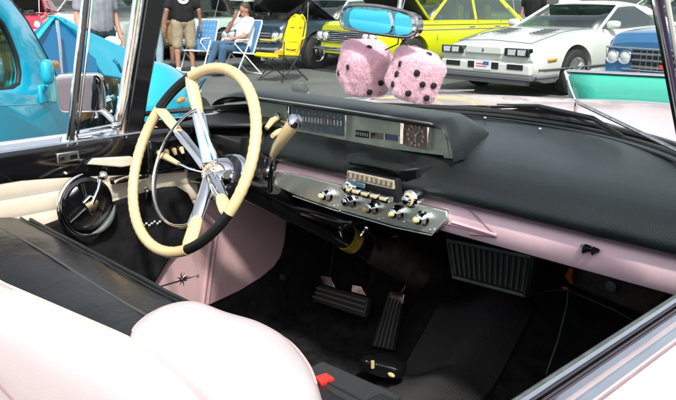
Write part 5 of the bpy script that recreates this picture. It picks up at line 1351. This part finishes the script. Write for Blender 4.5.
b = MB(); b.tube([(.40, -.28, .44), (.42, 0, .43), (.40, .28, .44)], .025, 8); b.build('seat_hem', 'yellowfab', r)
for s in (1, -1):
    b = MB(); b.tube([(-.22, s*.27, .72), (.0, s*.31, .66), (.26, s*.31, .68)], [.03, .035, .02], 8, flat=.4); b.build('armrest', 'yellowfab', r)
    b = MB(); b.tube([(.34, s*.30, .0), (-.10, s*.28, .45), (-.30, s*.22, .98)], .010, 8); b.tube([(-.28, s*.28, .0), (.28, s*.30, .44), (.27, s*.31, .67)], .010, 8); b.build('leg', 'darktube', r)
b = MB(); b.tube([(.34, -.30, .02), (0, 0, .28), (.30, .30, .42)], .009, 8); b.tube([(.34, .30, .02), (0, 0, .26), (.30, -.30, .42)], .009, 8); b.tube([(-.28, -.28, .02), (-.2, 0, .25), (-.12, .28, .42)], .009, 8); b.tube([(-.28, .28, .02), (-.2, 0, .25), (-.12, -.28, .42)], .009, 8); b.build('cross_brace', 'darktube', r)
b = MB(); b.lathe([(0, .045), (.12, .04)], (.18, -.33, .33), (0, 0, 1), 14); b.build('cup_holder', 'whitetee', r)
b = MB(); b.ell((.12, .0, .47), (.10, .05, .05)); b.build('seat_pouch', mat('orange_cloth', (.6, .22, .01), .8), r)

# ================================================================== SETTING
def ground_mat():
    m = bpy.data.materials.new('asphalt'); m.use_nodes = True; nt = m.node_tree; b = nt.nodes['Principled BSDF']; b.inputs['Roughness'].default_value = .85
    tc = nt.nodes.new('ShaderNodeTexCoord'); n1 = nt.nodes.new('ShaderNodeTexNoise'); n1.inputs['Scale'].default_value = .8; n1.inputs['Detail'].default_value = 9; n1.inputs['Roughness'].default_value = .68
    n2 = nt.nodes.new('ShaderNodeTexNoise'); n2.inputs['Scale'].default_value = 90; n2.inputs['Detail'].default_value = 3
    r1 = nt.nodes.new('ShaderNodeValToRGB'); r1.color_ramp.elements[0].color = (.085, .095, .088, 1); r1.color_ramp.elements[1].color = (.175, .185, .172, 1); r1.color_ramp.elements[0].position = .3; r1.color_ramp.elements[1].position = .7
    mx = nt.nodes.new('ShaderNodeMixRGB'); mx.blend_type = 'MULTIPLY'; mx.inputs[0].default_value = .5
    for n in (n1, n2): nt.links.new(tc.outputs['Object'], n.inputs['Vector'])
    nt.links.new(n1.outputs['Fac'], r1.inputs['Fac']); nt.links.new(r1.outputs['Color'], mx.inputs[1]); nt.links.new(n2.outputs['Fac'], mx.inputs[2]); nt.links.new(mx.outputs[0], b.inputs['Base Color'])
    bp = nt.nodes.new('ShaderNodeBump'); bp.inputs['Strength'].default_value = .4; bp.inputs['Distance'].default_value = .01; nt.links.new(n2.outputs['Fac'], bp.inputs['Height']); nt.links.new(bp.outputs['Normal'], b.inputs['Normal'])
    return m
b = MB(); b.grid([[(-300, -300, 0), (300, -300, 0)], [(-300, 300, 0), (300, 300, 0)]]); tag(b.build('parking_lot', ground_mat(), smooth=False), kind='structure')
gm = mat('dry_grass', (.30, .27, .10), .95, col2=(.16, .17, .06), nscale=2.5, bump=.6, bscale=30)
q = [gp(-160, 27, .004), gp(135, 27, .004), gp(230, 120, .004), gp(-160, 250, .004)]
b = MB(); b.grid([[q[0], q[1]], [q[3], q[2]]]); tag(b.build('grass_verge', gm, smooth=False), kind='structure')
# painted bay lines
def bay(px0, py0, px1, py1, w=.10):
    a = on(px0, py0, 2, .004); c = on(px1, py1, 2, .004); d = (c-a).normalized(); n = Vector((-d.y, d.x, 0))*w/2
    return [[a-n, a+n], [c-n, c+n]]
b = MB()
for ln in (bay(396, 70, 470, 57), bay(498, 80, 583, 99, .08), bay(250, 60, 330, 66, .08)): b.grid(ln)
tag(b.build('parking_line', mat('worn_white_paint', (.45, .46, .42), .8, noise_amt=.5, nscale=8), smooth=False), kind='structure')
# trees beyond the lot
def tree(px, d, h, s_, label):
    p = gp(px, d); rnd = random.Random(px); r = root('tree', label, 'tree', p, 0, 'trees beyond the parked cars')
    b = MB(); b.tube([(0, 0, 0), (.1, 0, h*.3), (-.05, .1, h*.55), (.1, 0, h*.8)], [.28, .2, .14, .05], 8)
    for k in range(6):
        a = rnd.uniform(0, 6.28); z = h*rnd.uniform(.3, .6); b.tube([(0, 0, z), (math.cos(a)*h*.16, math.sin(a)*h*.16, z+h*.14), (math.cos(a)*h*.26, math.sin(a)*h*.26, z+h*.3)], [.1, .06, .02], 6)
    b.build('trunk', mat('bark', (.09, .07, .05), .9, bump=.8, bscale=20), r)
    b = MB(); bm = b.bm
    cl = [(Vector((rnd.gauss(0, h*.17), rnd.gauss(0, h*.17), h*rnd.uniform(.42, .95))), h*rnd.uniform(.08, .17)) for _ in range(26)]
    for c, rd in cl:
        for q in range(230):
            v = Vector((rnd.gauss(0, 1), rnd.gauss(0, 1), rnd.gauss(0, 1))).normalized()*rd*rnd.uniform(.6, 1.05)+c
            u = Vector((rnd.gauss(0, 1), rnd.gauss(0, 1), rnd.gauss(0, 1))).normalized(); w = u.orthogonal().normalized()*.13; u = u*.2
            vs = [bm.verts.new(v+x) for x in (-u, w, u, -w)]; bm.faces.new(vs)
    b.build('crown', s_, r, smooth=False)
lf = mat('leaves', (.07, .12, .03), .7, col2=(.04, .08, .02), nscale=1.5)
for i, (px, d, h, lb) in enumerate(((-60, 75, 10, 'spreading green tree beyond the grass, outermost at the left'), (40, 90, 9, 'low rounded green tree far beyond the red car'), (160, 100, 11, 'tall green tree far beyond the standing man'), (300, 95, 10, 'broad green tree far beyond the raised black hood'), (450, 105, 12, 'tall green tree far beyond the lime sedan'), (590, 90, 9, 'low green tree far beyond the white coupe'), (720, 80, 10, 'spreading green tree far out at the right'))):
    tree(px, d, h, lf, lb)

# ================================================================== LIGHT
SUN_AZ = R_(SAZ); SUN_EL = R_(SEL)      # azimuth measured clockwise from +Y
sd_ = Vector((math.sin(SUN_AZ)*math.cos(SUN_EL), math.cos(SUN_AZ)*math.cos(SUN_EL), math.sin(SUN_EL)))
ld = bpy.data.lights.new('sun', 'SUN'); ld.energy = SUNE; ld.angle = R_(SUNA); ld.color = (1, .96, .90)
lo = bpy.data.objects.new('sun', ld); COL.objects.link(lo); lo.rotation_euler = sd_.to_track_quat('Z', 'Y').to_euler()
w = bpy.data.worlds.new('World'); S.world = w; w.use_nodes = True; nt = w.node_tree
sk = nt.nodes.new('ShaderNodeTexSky'); sk.sky_type = 'NISHITA'; sk.sun_disc = False; sk.sun_elevation = SUN_EL; sk.sun_rotation = SUN_AZ; sk.dust_density = 3.0; sk.air_density = 1.0; sk.ozone_density = .6
hs = nt.nodes.new('ShaderNodeHueSaturation'); hs.inputs['Saturation'].default_value = .4; nt.links.new(sk.outputs[0], hs.inputs['Color']); nt.links.new(hs.outputs[0], nt.nodes['Background'].inputs[0]); nt.nodes['Background'].inputs[1].default_value = SKYS
vs_ = S.view_settings; vs_.view_transform = 'Standard'; vs_.look = 'None'; vs_.gamma = 1; vs_.exposure = EXPO; vs_.use_curve_mapping = False
S.cycles.max_bounces = 10; S.cycles.transparent_max_bounces = 24; S.cycles.glossy_bounces = 5; S.cycles.diffuse_bounces = 4; S.cycles.sample_clamp_indirect = 8
S.cycles.use_denoising = True
